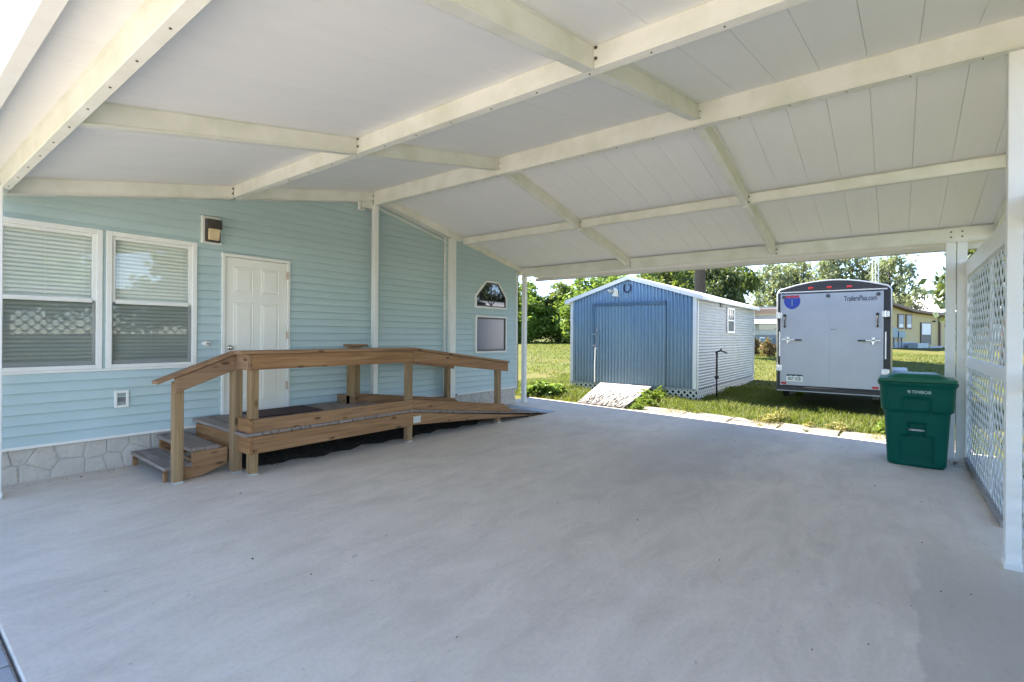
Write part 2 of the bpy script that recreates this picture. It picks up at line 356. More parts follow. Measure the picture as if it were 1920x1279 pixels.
def npmesh(name, v, f, m, parent=None):
    v = np.asarray(v, dtype=np.float32); f = np.asarray(f, dtype=np.int32); k = f.shape[1]
    me = bpy.data.meshes.new(name); me.vertices.add(len(v)); me.vertices.foreach_set('co', v.ravel())
    me.loops.add(f.size); me.loops.foreach_set('vertex_index', f.ravel())
    me.polygons.add(len(f)); me.polygons.foreach_set('loop_start', np.arange(0, f.size, k, dtype=np.int32))
    me.update(calc_edges=True); me.materials.append(m)
    o = bpy.data.objects.new(name, me); COL.objects.link(o)
    if parent: o.parent = parent
    return o
def share(src, name, parent=None, loc=(0, 0, 0)):
    o = src.copy(); o.name = name; COL.objects.link(o); o.parent = parent; o.location = loc; return o
def text_mb(name, s, size, m, parent, pos, width=None, align='LEFT'):   # lettering facing -X
    c = bpy.data.curves.new(name, 'FONT'); c.body = s; c.size = size; c.align_x = align; c.extrude = 0.0012; c.offset = size*.012
    t = bpy.data.objects.new(name+'_curve', c); COL.objects.link(t); bpy.context.view_layer.update()
    me = bpy.data.meshes.new_from_object(t.evaluated_get(bpy.context.evaluated_depsgraph_get())); bpy.data.objects.remove(t)
    sx = 1.0
    if width:
        xs = [v.co.x for v in me.vertices]; sx = width/(max(xs)-min(xs))
    p = Vector(pos)-origin(parent)
    me.transform(Matrix(((0, 0, -1, p.x), (-sx, 0, 0, p.y), (0, 1, 0, p.z), (0, 0, 0, 1))))
    me.materials.clear(); me.materials.append(m)
    o = bpy.data.objects.new(name, me); COL.objects.link(o); o.parent = parent; return o

SL = 0.0235
def slab_z(y): return SL*(y-6.8)
def gz(x, y): return SL*(np.clip(y, -7, 20)-6.8) + 0.018*np.clip(x-14.0, 0, 70) - 0.035

# ------------------------------------------------------------------ ground
xs = np.unique(np.concatenate([np.linspace(-150, -10, 10), np.linspace(-10, 30, 81), np.linspace(30, 90, 31), np.linspace(90, 500, 18)]))
ys = np.unique(np.concatenate([np.linspace(-350, -20, 14), np.linspace(-20, 34, 109), np.linspace(34, 400, 16)]))
gx, gy = np.meshgrid(xs, ys, indexing='ij'); g_z = gz(gx, gy)
g_z = g_z + 0.02*np.sin(gx*1.7+gy*0.9)*np.cos(gy*1.3-gx*0.4)*np.clip((gx-10.9)/3, 0, 1)
under = ((gx < 9.9) & (gx > -17) & (gy < 18) & (gy > -1.6)) | ((gx < .6) & (gx > -17) & (gy < 18) & (gy > -7.4)); g_z[under] -= 0.12
nx, ny = gx.shape; idx = np.arange(nx*ny).reshape(nx, ny)
lawn = npmesh('lawn_ground', np.stack([gx, gy, g_z], -1).reshape(-1, 3),
              np.stack([idx[:-1, :-1], idx[1:, :-1], idx[1:, 1:], idx[:-1, 1:]], -1).reshape(-1, 4), M['lawn'])
lawn['kind'] = 'structure'
mb = MB(); X0, X1, Y0, Y1 = 0.455, 9.86, -1.15, 7.0
mb.hexa([(X0, Y0, -0.4), (X1, Y0, -0.4), (X1, Y1, -0.4), (X0, Y1, -0.4), (X0, Y0, slab_z(Y0)), (X1, Y0, slab_z(Y0)), (X1, Y1, slab_z(Y1)), (X0, Y1, slab_z(Y1))])
slab = obj('concrete_floor', mb, M['slab'], bevel=0.008, kind='structure')
# small grey pavers of the drive in front of the slab
pv = obj('bounce_driveway', MB().hexa([(-16, -7, -0.75), (0.449, -7, -0.75), (0.449, 6.7, -0.45), (-16, 6.7, -0.45), (-16, -7, slab_z(-7)-.03), (0.449, -7, slab_z(-7)-.03), (0.449, 6.7, slab_z(6.7)-.03), (-16, 6.7, slab_z(6.7)-.03)]), M['bounce_apron'], kind='structure')  # mostly unseen, made wide and pale to bounce sunlight under the roof
first = None
for i in range(6):
    for j in range(16):
        y0 = 2.02+j*0.186 + (0.09 if i % 2 else 0); x1 = 0.440-i*0.20
        if first is None or True:
            z = slab_z(y0+.09)-0.004+rng.uniform(-.002, .002)
            b = MB().box(x1-0.194, y0, z-.05, x1, y0+0.18, z)
            obj('paver', b, M['greypaver'], pv, bevel=0.007)
# soil patch under the wooden ramp
mb = MB(); n = 40; top = []
for i in range(n+1):
    x = 2.62+5.2*i/n
    top.append((x, 5.70+0.05*math.sin(i*1.7)+0.04*math.sin(i*0.63)+ (0.0 if i < 30 else (i-30)*0.05)))
for i in range(n):
    (xa, ya), (xb, yb) = top[i], top[i+1]
    mb.quad((xa, ya, slab_z(ya)+.004), (xb, yb, slab_z(yb)+.004), (xb, 6.8, slab_z(6.8)+.03), (xa, 6.8, slab_z(6.8)+.03))
obj('soil_patch', mb, M['dirt'], kind='structure')

# ------------------------------------------------------------------ worn pavers between slab and lawn
path = obj('paver_path', MB().hexa([(9.865, -1.0, -.5), (10.95, -1.0, -.5), (10.95, 4.5, -.5), (9.865, 4.5, -.5), (9.865, -1.0, slab_z(-1)-.05), (10.95, -1.0, slab_z(-1)-.05), (10.95, 4.5, slab_z(4.5)-.05), (9.865, 4.5, slab_z(4.5)-.05)]), M['dirt'], kind='structure')
y = -0.95
while y < 4.3:
    w = rng.uniform(0.72, 0.98); x1 = 10.72+rng.uniform(-.1, .1)
    if y+w > 4.45: w = 4.45-y
    for (xa, xb) in ((9.875, 10.29+rng.uniform(-.02, .02)), (10.31, x1)):
        t = [rng.uniform(-.012, .006) for _ in range(4)]
        p = [(xa, y+.012), (xb, y+.012), (xb, y+w-.012), (xa, y+w-.012)]
        jit = [(px+rng.uniform(0, .012), py+rng.uniform(-.008, .008)) for px, py in p]
        obj('paver', MB().hexa([(a, b, slab_z(b)-.09) for a, b in jit]+[(a, b, slab_z(b)-.012+q) for (a, b), q in zip(jit, t)]), M['paver'], path, bevel=0.01)
    y += w

# ------------------------------------------------------------------ house end wall
RX, RZ, RS = 5.04, 3.78, 0.198          # carport ridge and slope
def ceil_z(x): return RZ-RS*abs(x-RX)
house = thing('house', 'teal vinyl sided house end wall with white windows and stone skirting', 'house', (4.5, 6.9, 0))
def lap(name, parent, m, k0, course, zmax, u0, u1, out, place, openings=(), lip=0.026):
    """horizontal lap siding, one object per course; u0/u1 functions of z; place(u, outward, z) -> point"""
    z = k0; objs = []
    while z < zmax-1e-4:
        zt = min(z+course, zmax); cuts = {z, zt}
        for (a, b, c, d) in openings:
            for q in (c, d):
                if z+1e-4 < q < zt-1e-4: cuts.add(q)
        cuts = sorted(cuts); pieces = {}
        for za, zb in zip(cuts[:-1], cuts[1:]):
            zm = (za+zb)/2
            iv = [[('e', 0), ('e', 1)]]
            segs = [(None, None)]
            blocks = sorted((a, b) for (a, b, c, d) in openings if c < zm < d)
            edges = [None]+[e for bl in blocks for e in bl]+[None]
            for i in range(0, len(edges), 2):
                l, r = edges[i], edges[i+1]; mb = pieces.setdefault((i if len(edges) > 2 else 0) if l is None or len(edges) > 2 else 0, MB())
                la = u0(za) if l is None else l; lb = u0(zb) if l is None else l
                ra = u1(za) if r is None else r; rb = u1(zb) if r is None else r
                if ra-la < 0.01 and rb-lb < 0.01: continue
                ra = max(ra, la); rb = max(rb, lb)
                def o(zz): return out + lip*(1-(zz-z)/course) + 0.001
                mb.quad(place(la, o(za), za), place(ra, o(za), za), place(rb, o(zb), zb), place(lb, o(zb), zb))
                if abs(za-z) < 1e-6:
                    mb.quad(place(la, out, za), place(ra, out, za), place(ra, o(za)-.002, za-.004), place(la, o(za)-.002, za-.004))
                    mb.quad(place(la, o(za)-.002, za-.004), place(ra, o(za)-.002, za-.004), place(ra, o(za), za), place(la, o(za), za))
        for mb in pieces.values():
            if mb.f: objs.append(obj(name, mb, m, parent))
        z += course
    return objs
WY = 6.8
WIN = [(0.70, 1.585, 1.10, 2.59), (1.615, 2.50, 1.10, 2.59)]
DOOR = (2.785, 3.685, 0.45, 2.51)
opn = [(a+.02, b-.02, c+.02, d-.02) for a, b, c, d in WIN]+[(DOOR[0]+.02, DOOR[1]-.02, 0.0, DOOR[3]-.02)]
place_l = lambda u, o, z: (u, WY-o, z)
def wl(z): return max(0.2, RX-(RZ+.02-z)/RS) if z > ceil_z(0.2) else 0.2
def wr(z): return 6.77
lap('siding_plank', house, M['siding'], 0.367, 0.1035, 3.76, wl, lambda z: min(6.775, RX+(RZ+.02-z)/RS), 0.0, place_l, opn)
PY = 6.66
def pr(z): return min(8.84, RX+(RZ-.10-z)/RS)
place_p = lambda u, o, z: (u, PY-o, z)
ARCH = [(7.42, 8.42, 1.14, 1.87), (7.42, 8.42, 2.04, 2.57)]
lap('siding_plank', house, M['siding'], 0.367, 0.1035, 3.40, lambda z: 6.86, pr, 0.0, place_p)
place_s = lambda u, o, z: (6.775-o, u, z)
lap('siding_plank', house, M['siding'], 0.367, 0.1035, 3.40, lambda z: PY, lambda z: WY-.012, 0.0, place_s)
# solid core behind the siding, with the window and door openings left free
core = MB()
core.box(0.1, 6.83, 0.34, 0.715, 13.0, 2.8); 
for a, b, c, d in ((0.715, 2.49, 0.34, 1.115), (0.715, 2.49, 2.575, 2.9), (2.49, 2.80, 0.34, 2.9), (2.80, 3.67, 2.5, 2.95), (3.67, 6.9, 0.34, 2.95)): core.box(a, 6.815, c, b, 6.90, d)
core.prism([(0.1, 6.815, 2.75), (9.0, 6.815, 2.75), (9.0, 6.815, 2.95), (RX, 6.815, 3.74), (0.1, 6.815, 2.8)], (0, .08, 0))
core.box(6.79, 6.675, 0.34, 8.84, 6.81, 2.93); core.prism([(6.79, 6.675, 2.93), (8.84, 6.675, 2.93), (6.79, 6.675, 3.3)], (0, .12, 0))
core.box(6.79, 6.95, 0.0, 8.84, 13.0, 2.9)
core.box(0.72, 7.25, 0.9, 2.6, 7.3, 2.75)
obj('wall_core', core, M['room'], house)
gab = MB().prism([(-0.2, 6.95, 2.95), (9.83, 6.95, 2.95), (9.83, 6.95, 3.02), (RX, 6.95, 3.95)], (0, 9, 0)); obj('house_roof', gab, M['roof_white'], house)  # eave overhang added to shade the far edge of the slab
# trims
tr = MB()
tr.box(0.1, 6.772, 0.335, 2.77, 6.815, 0.366); tr.box(3.70, 6.772, 0.335, 6.765, 6.815, 0.366)
obj('starter_strip', tr, M['white'], house, bevel=.003)
obj('starter_strip', MB().box(6.95, 6.632, 0.335, 8.78, 6.68, 0.366), M['white'], house, bevel=.003)
obj('corner_trim', MB().box(6.715, 6.758, 0.34, 6.778, 6.81, 3.40), M['white'], house, bevel=.004)
obj('corner_trim', MB().box(6.775, 6.625, 0.30, 6.885, 6.66, 3.30).box(6.736, 6.625, 0.30, 6.785, 6.70, 3.30), M['white'], house, bevel=.004)
obj('corner_trim', MB().box(8.80, 6.63, 0.30, 8.875, 6.665, 2.90).box(8.84, 6.63, 0.30, 8.875, 6.80, 2.90), M['white'], house, bevel=.004)
gt = MB().prism([(5.10, 6.77, 3.60), (6.77, 6.77, 3.60-RS*1.67), (6.77, 6.77, 3.575-RS*1.67), (5.10, 6.77, 3.575)], (0, .03, 0)); obj('gable_trim', gt, M['white'], house)
# faux-stone skirting: irregular stones on a backing
fb = MB().box(0.1, 6.835, -0.35, 6.9, 6.95, 0.337).box(6.80, 6.70, -0.35, 8.85, 6.95, 0.337); found = obj('foundation', fb, M['mortar'], house)
def clip(poly, a, b, g):
    nx_, ny_ = b[0]-a[0], b[1]-a[1]; L = math.hypot(nx_, ny_); nx_ /= L; ny_ /= L; mx, my = (a[0]+b[0])/2, (a[1]+b[1])/2
    f = lambda p: (p[0]-mx)*nx_+(p[1]-my)*ny_+g
    out = []
    for i, p in enumerate(poly):
        q = poly[(i+1) % len(poly)]; fp, fq = f(p), f(q)
        if fp <= 0: out.append(p)
        if (fp <= 0) != (fq <= 0): t = fp/(fp-fq); out.append((p[0]+(q[0]-p[0])*t, p[1]+(q[1]-p[1])*t))
    return out
def stones(x0, x1, z0, z1, yy):
    pts = []
    nx_ = int((x1-x0)/0.19)
    for i in range(nx_):
        for j in range(2): pts.append((x0+(i+.5+rng.uniform(-.48, .48)+.25*j)*(x1-x0)/nx_, z0+(j+.5+rng.uniform(-.42, .42))*(z1-z0)/2))
    for i, a in enumerate(pts):
        poly = [(x0, z0), (x1, z0), (x1, z1), (x0, z1)]
        for j, b in enumerate(pts):
            if j != i and abs(a[0]-b[0]) < 0.9: poly = clip(poly, a, b, 0.0035)
            if len(poly) < 3: break
        if len(poly) < 3: continue
        cx = sum(p[0] for p in poly)/len(poly); cz = sum(p[1] for p in poly)/len(poly); d = rng.uniform(.005, .012)
        base = [(p[0], yy, p[1]) for p in poly]; mid = [(p[0]+(cx-p[0])*.04, yy-d*.7, p[1]+(cz-p[1])*.04) for p in poly]
        top = [(p[0]+(cx-p[0])*.2, yy-d+rng.uniform(-.003, .003), p[1]+(cz-p[1])*.2) for p in poly]
        mb = MB().ring(base, mid); mb.ring(mid, top); n = len(mb.v); mb.v += top; mb.f.append(tuple(range(n, n+len(top))))
        obj('stone', mb, M['stone'], house)
stones(0.62, 6.85, -0.03, 0.333, 6.835); stones(6.83, 8.85, -0.03, 0.333, 6.70)

def window(parent, a, b, c, d, lbl=None):
    """double-hung unit: frame, meeting rail, two glasses, insect screen, blind"""
    yf = WY-.042
    mb = MB(); t = 0.052
    mb.box(a, yf, c, a+t, yf+.05, d).box(b-t, yf, c, b, yf+.05, d).box(a+t, yf, d-t, b-t, yf+.05, d).box(a+t, yf, c, b-t, yf+.05, c+t*.8)
    w = obj('window', mb, M['white'], parent, bevel=.004)
    zm = (c+d)/2-.02; s = 0.034; ai, bi, ci, di = a+t, b-t, c+t*.8, d-t
    mb = MB(); y1 = yf+.022
    mb.box(ai, y1, zm, ai+s, y1+.03, di).box(bi-s, y1, zm, bi, y1+.03, di).box(ai+s, y1, di-s, bi-s, y1+.03, di).box(ai+s, y1-.006, zm-.02, bi-s, y1+.03, zm+.025)
    obj('upper_sash', mb, M['white'], w, bevel=.003)
    mb = MB(); y2 = yf+.046; s2 = .024
    mb.box(ai, y2, ci, ai+s2, y2+.03, zm-.02).box(bi-s2, y2, ci, bi, y2+.03, zm-.02).box(ai+s2, y2, ci, bi-s2, y2+.03, ci+.045)
    obj('lower_sash', mb, M['grey_util'] if False else M['white'], w, bevel=.003)
    obj('glass', MB().quad((ai, y1+.016, zm), (bi, y1+.016, zm), (bi, y1+.016, di), (ai, y1+.016, di)), M['glass'], w)
    obj('glass', MB().quad((ai, y2+.016, ci), (bi, y2+.016, ci), (bi, y2+.016, zm), (ai, y2+.016, zm)), M['glass'], w)
    obj('insect_screen', MB().quad((ai, y2-.008, ci), (bi, y2-.008, ci), (bi, y2-.008, zm-.02), (ai, y2-.008, zm-.02)), M['screen'], w)
    mb = MB(); z = c+.03; yb = WY+.052
    while z < d-.02:
        mb.quad((ai-.02, yb-.010, z-.001), (bi+.02, yb-.010, z-.001), (bi+.02, yb-.007, z+.022), (ai-.02, yb-.007, z+.022)); mb.quad((ai-.02, yb-.007, z+.022), (bi+.02, yb-.007, z+.022), (bi+.02, yb+.008, z+.045), (ai-.02, yb+.008, z+.045)); z += .042
    for fx in (.12, .5, .88):
        x = ai+(bi-ai)*fx; mb.box(x-.002, yb-.013, c+.02, x+.002, yb-.010, d-.02)
    bl = obj('blind', mb, M['blind'], w); bl['kind'] = 'stuff'
    obj('blind_rail', MB().box(ai-.02, yb-.02, d-.075, bi+.02, yb+.02, d-.03), M['blind'], w)
    return w
for q in WIN: window(house, *q)
obj('window_mullion', MB().box(1.584, WY-.016, 1.09, 1.616, WY+.02, 2.60), M['siding'], house)
obj('window_sill', MB().box(0.69, WY-.04, 1.072, 2.515, WY+.02, 1.099), M['white'], house, bevel=.004)
# lite windows on the projecting part of the wall
def poly_frame(poly, t, y0, y1):
    cx = sum(p[0] for p in poly)/len(poly); cz = sum(p[1] for p in poly)/len(poly); k = len(poly)
    inner = []
    for i in range(k):
        p, a, b = Vector(poly[i]), Vector(poly[i-1]), Vector(poly[(i+1) % k])
        d1 = (p-a).normalized(); d2 = (b-p).normalized(); n1 = Vector((-d1.y, d1.x)); n2 = Vector((-d2.y, d2.x))
        if n1.dot(Vector((cx, cz))-p) < 0: n1 = -n1
        if n2.dot(Vector((cx, cz))-p) < 0: n2 = -n2
        m_ = (n1+n2).normalized(); inner.append(p+m_*(t/max(.3, m_.dot(n1))))
    o3 = lambda P, yy: [(p[0], yy, p[1]) for p in P]
    mb = MB().ring(o3(poly, y1), o3(poly, y0)); mb.ring(o3(poly, y0), o3(inner, y0)); mb.ring(o3(inner, y0), o3(inner, y1))
    return mb, [tuple(p) for p in inner]
ys_ = PY-.060
arch = [(7.415, 2.035), (8.42, 2.035), (8.42, 2.285), (8.135, 2.60), (7.74, 2.60), (7.415, 2.285)]
mb, inn = poly_frame(arch, .035, ys_, PY); w = obj('arched_window', mb, M['white'], house)
mb, in2 = poly_frame(inn, .022, ys_+.012, PY-.004); obj('window_frame', mb, M['bronze'], w)
g = MB(); g.quad(*[(p[0], PY-.038, p[1]) for p in in2]); obj('glass', g, M['darkglass'], w)
cx = 7.917; mb = MB()
for q in ((7.66, 2.33), (7.917, 2.55), (8.19, 2.33)): mb.bar((cx, PY-.044, 2.09), (q[0], PY-.044, q[1]), .012, .006, (0, 1, 0))
obj('muntin', mb, M['bronze'], w)
sq = [(7.43, 1.13), (8.42, 1.13), (8.42, 1.885), (7.43, 1.885)]
mb, inn = poly_frame(sq, .035, ys_, PY); w = obj('square_window', mb, M['white'], house)
mb, in2 = poly_frame(inn, .03, ys_+.012, PY-.004); obj('window_frame', mb, M['bronze'], w)
g = MB(); g.quad(*[(p[0], PY-.038, p[1]) for p in in2]); obj('glass', g, M['frostglass'], w)
# door
a, b, c, d = DOOR; t = .042; yd = WY-.038
mb = MB().box(a, yd, c, a+t, WY+.03, d).box(b-t, yd, c, b, WY+.03, d).box(a+t, yd, d-t, b-t, WY+.03, d).box(a+t, yd+.004, c, b-t, WY+.03, c+.03)
obj('door_frame', mb, M['white'], house, bevel=.004)
ds = obj('door', MB().box(a+t+.004, WY-.012, c+.032, b-t-.004, WY+.028, d-t-.004), M['door'], house, bevel=.002)
dw = b-a-2*t; x_ = a+t
for (u0, u1) in ((.13, .44), (.56, .87)):
    for (v0, v1) in ((.06, .235), (.345, .60), (.79, .945)):
        v0, v1 = {(.06, .235): (.76, .925), (.345, .60): (.385, .70), (.79, .945): (.07, .305)}[(v0, v1)]
        xa, xb = x_+dw*u0, x_+dw*u1; za, zb = c+(d-c)*v0, c+(d-c)*v1; yy = WY-.012; e = .022
        def rc(i, y): return [(xa+i, y, za+i), (xb-i, y, za+i), (xb-i, y, zb-i), (xa+i, y, zb-i)]
        mb = MB().ring(rc(0, yy-.0005), rc(.008, yy-.007)); mb.ring(rc(.008, yy-.007), rc(.016, yy-.001)); mb.ring(rc(.016, yy-.001), rc(.045, yy-.009)); mb.quad(*rc(.045, yy-.009))
        obj('door_panel', mb, M['door'], ds)
for zz, rr in ((1.305, .026), (1.165, .028)):
    mb = MB(); x = a+t+.066; mb.tube([(x, WY-.012, zz), (x, WY-.020, zz)], rr+.006, 20).tube([(x, WY-.02, zz), (x, WY-.045, zz), (x, WY-.075, zz), (x, WY-.084, zz)], [rr*.5, rr*.55, rr, rr*.7], 20)
    if zz < 1.2: mb.bar((x, WY-.07, zz), (x+.09, WY-.068, zz-.008), .016, .02)
    obj('lever_handle' if zz < 1.2 else 'deadbolt', mb, M['nickel'], ds, smooth=True)
for zz in (.72, 1.42, 2.25): obj('hinge', MB().box(b-t-.012, yd-.006, zz, b-t+.012, yd+.012, zz+.10).tube([(b-t, yd-.008, zz-.004), (b-t, yd-.008, zz+.104)], .007, 8), M['brass'], ds)

# wall lamp, vent and hose bib
lampt = thing('wall_lamp', 'dark bronze wall light with amber lens on white plate beside door', 'wall lamp', (2.675, 6.8, 2.60))
obj('mounting_plate', MB().box(2.545, 6.752, 2.60, 2.77, 6.80, 2.935), M['white'], lampt, bevel=.006)
obj('lamp_housing', MB().prism([(2.575, 6.752, 2.905), (2.575, 6.66, 2.89), (2.575, 6.645, 2.775), (2.575, 6.752, 2.775)], (.165, 0, 0)).box(2.575, 6.70, 2.63, 2.593, 6.752, 2.775).box(2.722, 6.70, 2.63, 2.74, 6.752, 2.775).box(2.575, 6.69, 2.617, 2.74, 6.752, 2.637), M['bronze'], lampt, bevel=.006)
obj('lamp_lens', MB().prism([(2.594, 6.752, 2.774), (2.594, 6.652, 2.774), (2.594, 6.69, 2.638), (2.594, 6.752, 2.638)], (.127, 0, 0)), M['lens'], lampt, bevel=.008, seg=2)
vt = thing('wall_vent', 'small white square wall vent with grey grille under the double window', 'vent', (1.762, 6.8, .66))
obj('vent_frame', MB().box(1.697, 6.765, .66, 1.722, 6.80, .85).box(1.80, 6.765, .66, 1.826, 6.80, .85).box(1.722, 6.765, .82, 1.80, 6.80, .85).box(1.722, 6.765, .66, 1.80, 6.80, .69), M['white'], vt, bevel=.004)
mb = MB().box(1.722, 6.785, .69, 1.80, 6.80, .82)
for i in range(9): mb.box(1.723, 6.774, .693+i*.0142, 1.799, 6.785, .700+i*.0142)
obj('vent_grille', mb, M['grille'], vt)
hb = thing('hose_bib', 'small white hose tap plate on siding between window and door', 'hose tap', (2.61, 6.8, 1.33))
mb = MB()
for r_, y_ in ((.0, 0),): pass
ringp = lambda r, y: [(2.612+1.55*r*math.cos(t*math.pi/10), y, 1.362+r*math.sin(t*math.pi/10)) for t in range(20)]
mb.ring(ringp(.034, 6.79), ringp(.030, 6.755)); mb.ring(ringp(.030, 6.755), ringp(.014, 6.742)); mb.quad(*ringp(.014, 6.742))
obj('tap_plate', mb, M['white'], hb, smooth=True)
obj('tap_spout', MB().tube([(2.612, 6.745, 1.362), (2.612, 6.70, 1.358), (2.612, 6.68, 1.335)], .011, 8), M['nickel'], hb, smooth=True)

# ------------------------------------------------------------------ carport
cp = thing('carport', 'white open carport with gabled panel ceiling on posts', 'carport', (RX, 3.0, 0))
YA, YB = -1.12, 6.78
NP = 24; pw = (YB-YA)/NP
for side in (0, 1):
    for i in range(NP):
        y0, y1 = YA+i*pw+.0012, YA+(i+1)*pw-.0012
        if side == 0: x0, x1 = 0.47, RX-.003
        else: x0, x1 = RX+.003, 9.74
        z0, z1 = ceil_z(x0), ceil_z(x1)
        mb = MB().hexa([(x0, y0, z0), (x1, y0, z1), (x1, y1, z1), (x0, y1, z0), (x0, y0, z0+.07), (x1, y0, z1+.07), (x1, y1, z1+.07), (x0, y1, z0+.07)])
        obj('roof_panel', mb, M['panel'], cp, bevel=.0012)
mb = MB()
for s, xa, xb in ((0, .46, RX), (1, RX, 9.75)):
    za, zb = ceil_z(xa)+.012, ceil_z(xb)+.012
    mb.hexa([(xa, YA-.02, za+.06), (xb, YA-.02, zb+.06), (xb, YB, zb+.06), (xa, YB, za+.06), (xa, YA-.02, za+.085), (xb, YA-.02, zb+.085), (xb, YB, zb+.085), (xa, YB, za+.085)])
obj('roof_skin', mb, M['roof_white'], cp)
def beam_y(name, xc, w, zb, zt, y0, y1):     # runs front to back, with a lip along its lower edge
    mb = MB().box(xc-w/2, y0, zb+.016, xc+w/2, y1, zt).box(xc-w/2-.005, y0, zb, xc+w/2+.005, y1, zb+.014)
    mb.box(xc-w/2-.022, y0, zt-.006, xc+w/2+.022, y1, zt-.001)
    return obj(name, mb, M['beam'], cp, bevel=.003)
beam_y('ridge_beam', RX, .085, 3.555, 3.775, YA, 6.64)
beam_y('purlin', 2.90, .07, 3.202, ceil_z(2.90)-.005, YA, 6.64)
beam_y('purlin', 7.115, .07, 3.235, ceil_z(7.115)-.005, YA, 6.64)
beam_y('eave_beam', .793, .055, 2.775, ceil_z(.793)-.004, YA, 6.64)
beam_y('eave_beam', 9.03, .06, 2.79, ceil_z(9.03)-.004, YA, 6.64)
obj('gutter', MB().box(.43, YA-.02, 2.80, .50, YB, 2.90).box(.43, YA-.02, 2.90, .462, YB, 3.00), M['white'], cp, bevel=.003)
obj('gutter', MB().box(9.74, YA-.02, 2.775, 9.80, YB, 2.787).box(9.79, YA-.02, 2.775, 9.802, YB, 2.95).box(9.74, YA-.02, 2.775, 9.75, YB, 2.85), M['white'], cp, bevel=.003)
bolts = MB()
def bolt(x, y, z, ax):
    d = Vector(ax)*.012; bolts.tube([Vector((x, y, z)), Vector((x, y, z))+d*.4], .011, 10).tube([Vector((x, y, z))+d*.4, Vector((x, y, z))+d], .0065, 6)
def rafter(yc, w, xa, xb, depth):
    def P(x, dz, y): return (x, y, ceil_z(x)-dz)
    y0, y1 = yc-w/2, yc+w/2; e = .005
    mb = MB().prism([P(xa, .004, y0), P(xb, .004, y0), P(xb, depth-.016, y0), P(xa, depth-.016, y0)], (0, w, 0))
    mb.prism([P(xa, depth-.014, y0-e), P(xb, depth-.014, y0-e), P(xb, depth, y0-e), P(xa, depth, y0-e)], (0, w+2*e, 0))
    mb.prism([P(xa, .0015, y0-.022), P(xb, .0015, y0-.022), P(xb, .006, y0-.022), P(xa, .006, y0-.022)], (0, w+.044, 0))
    obj('rafter', mb, M['beam'], cp, bevel=.003)
for yc in (4.10, 1.585):
    for xa, xb in ((.823, 2.862), (2.938, RX-.046), (RX+.046, 7.077), (7.153, 8.997)):
        rafter(yc, .07, xa, xb, .152)
for xa, xb, dp in ((.823, 2.862, .16), (2.938, RX-.046, .16), (RX+.046, 7.077, .125), (7.153, 8.997, .12)): rafter(6.71, .14, xa, xb, dp)
for xa, xb in ((.823, 2.862), (2.938, RX-.046), (RX+.046, 7.077), (7.153, 8.997)): rafter(-1.05, .08, xa, xb, .155)
for x, z in ((2.862, 3.25), (2.862, 3.31), (RX-.05, 3.62), (RX-.05, 3.70)): bolt(x-.01, 6.638, z, (0, -1, 0))
for yc in (4.10, 1.585):                      # clip plates on the ridge and purlins
    for x, zt in ((2.90, 3.30), (RX, 3.66), (7.115, 3.29), (9.03, 2.87)):
        for k in (-.035, .035): bolt(x-(.037 if x < RX+.1 and x > RX-.1 else .037), yc-.05, zt+k, (-1, 0, 0))
for x in np.arange(YA+.2, 6.5, .42):
    for (bx, bz) in ((.793, 2.775), (2.90, 3.202), (RX, 3.555)):
        bolts.tube([(bx, x, bz), (bx, x, bz-.005)], .006, 6)
obj('bolt', bolts, M['bolt'], cp, kind='stuff')
def post(x0, y0, x1, y1, zt, lbl=None, base=True):
    zb = slab_z((y0+y1)/2)-.004
    p = obj('post', MB().box(x0, y0, zb, x1, y1, zt), M['post'], cp, bevel=.006, seg=2)
    if base: obj('post_base', MB().box(x0-.008, y0-.008, zb, x1+.008, y1+.008, zb+.055), M['post'], p, bevel=.006)
    return p
post(5.045, -.72, 5.135, -.635, 3.83)           # gable post near the camera, under the ridge
post(5.00, 6.62, 5.085, 6.70, 3.56)             # ridge post at the house wall
post(9.01, -.640, 9.09, -.535, 2.99); post(9.01, -.755, 9.09, -.650, 3.01)
post(9.00, 6.55, 9.09, 6.64, 2.80)
post(.68, 6.36, .778, 6.455, 2.80)
post(.71, -.70, .80, -.60, 2.80)
b2 = MB()
for zz in (2.86, 2.93):
    for yy in (-.586, -.70): b2.tube([(9.01, yy, zz), (8.999, yy, zz)], .012, 10)
for zz in (3.66, 3.75):
    b2.tube([(5.045, -.68, zz), (5.034, -.68, zz)], .015, 10).tube([(5.034, -.68, zz), (5.030, -.68, zz)], .008, 6)
obj('bolt', b2, M['bolt'], cp, kind='stuff')
obj('beam_bracket', MB().box(4.78, 6.70, 3.455, 4.80, 6.76, 3.57).box(4.80, 6.70, 3.455, 4.87, 6.76, 3.475).box(4.86, 6.70, 3.47, 4.875, 6.76, 3.50), M['white'], cp)
obj('beam_end', MB().box(4.82, 6.66, 3.50, 5.0, 6.75, 3.60), M['beam'], cp)

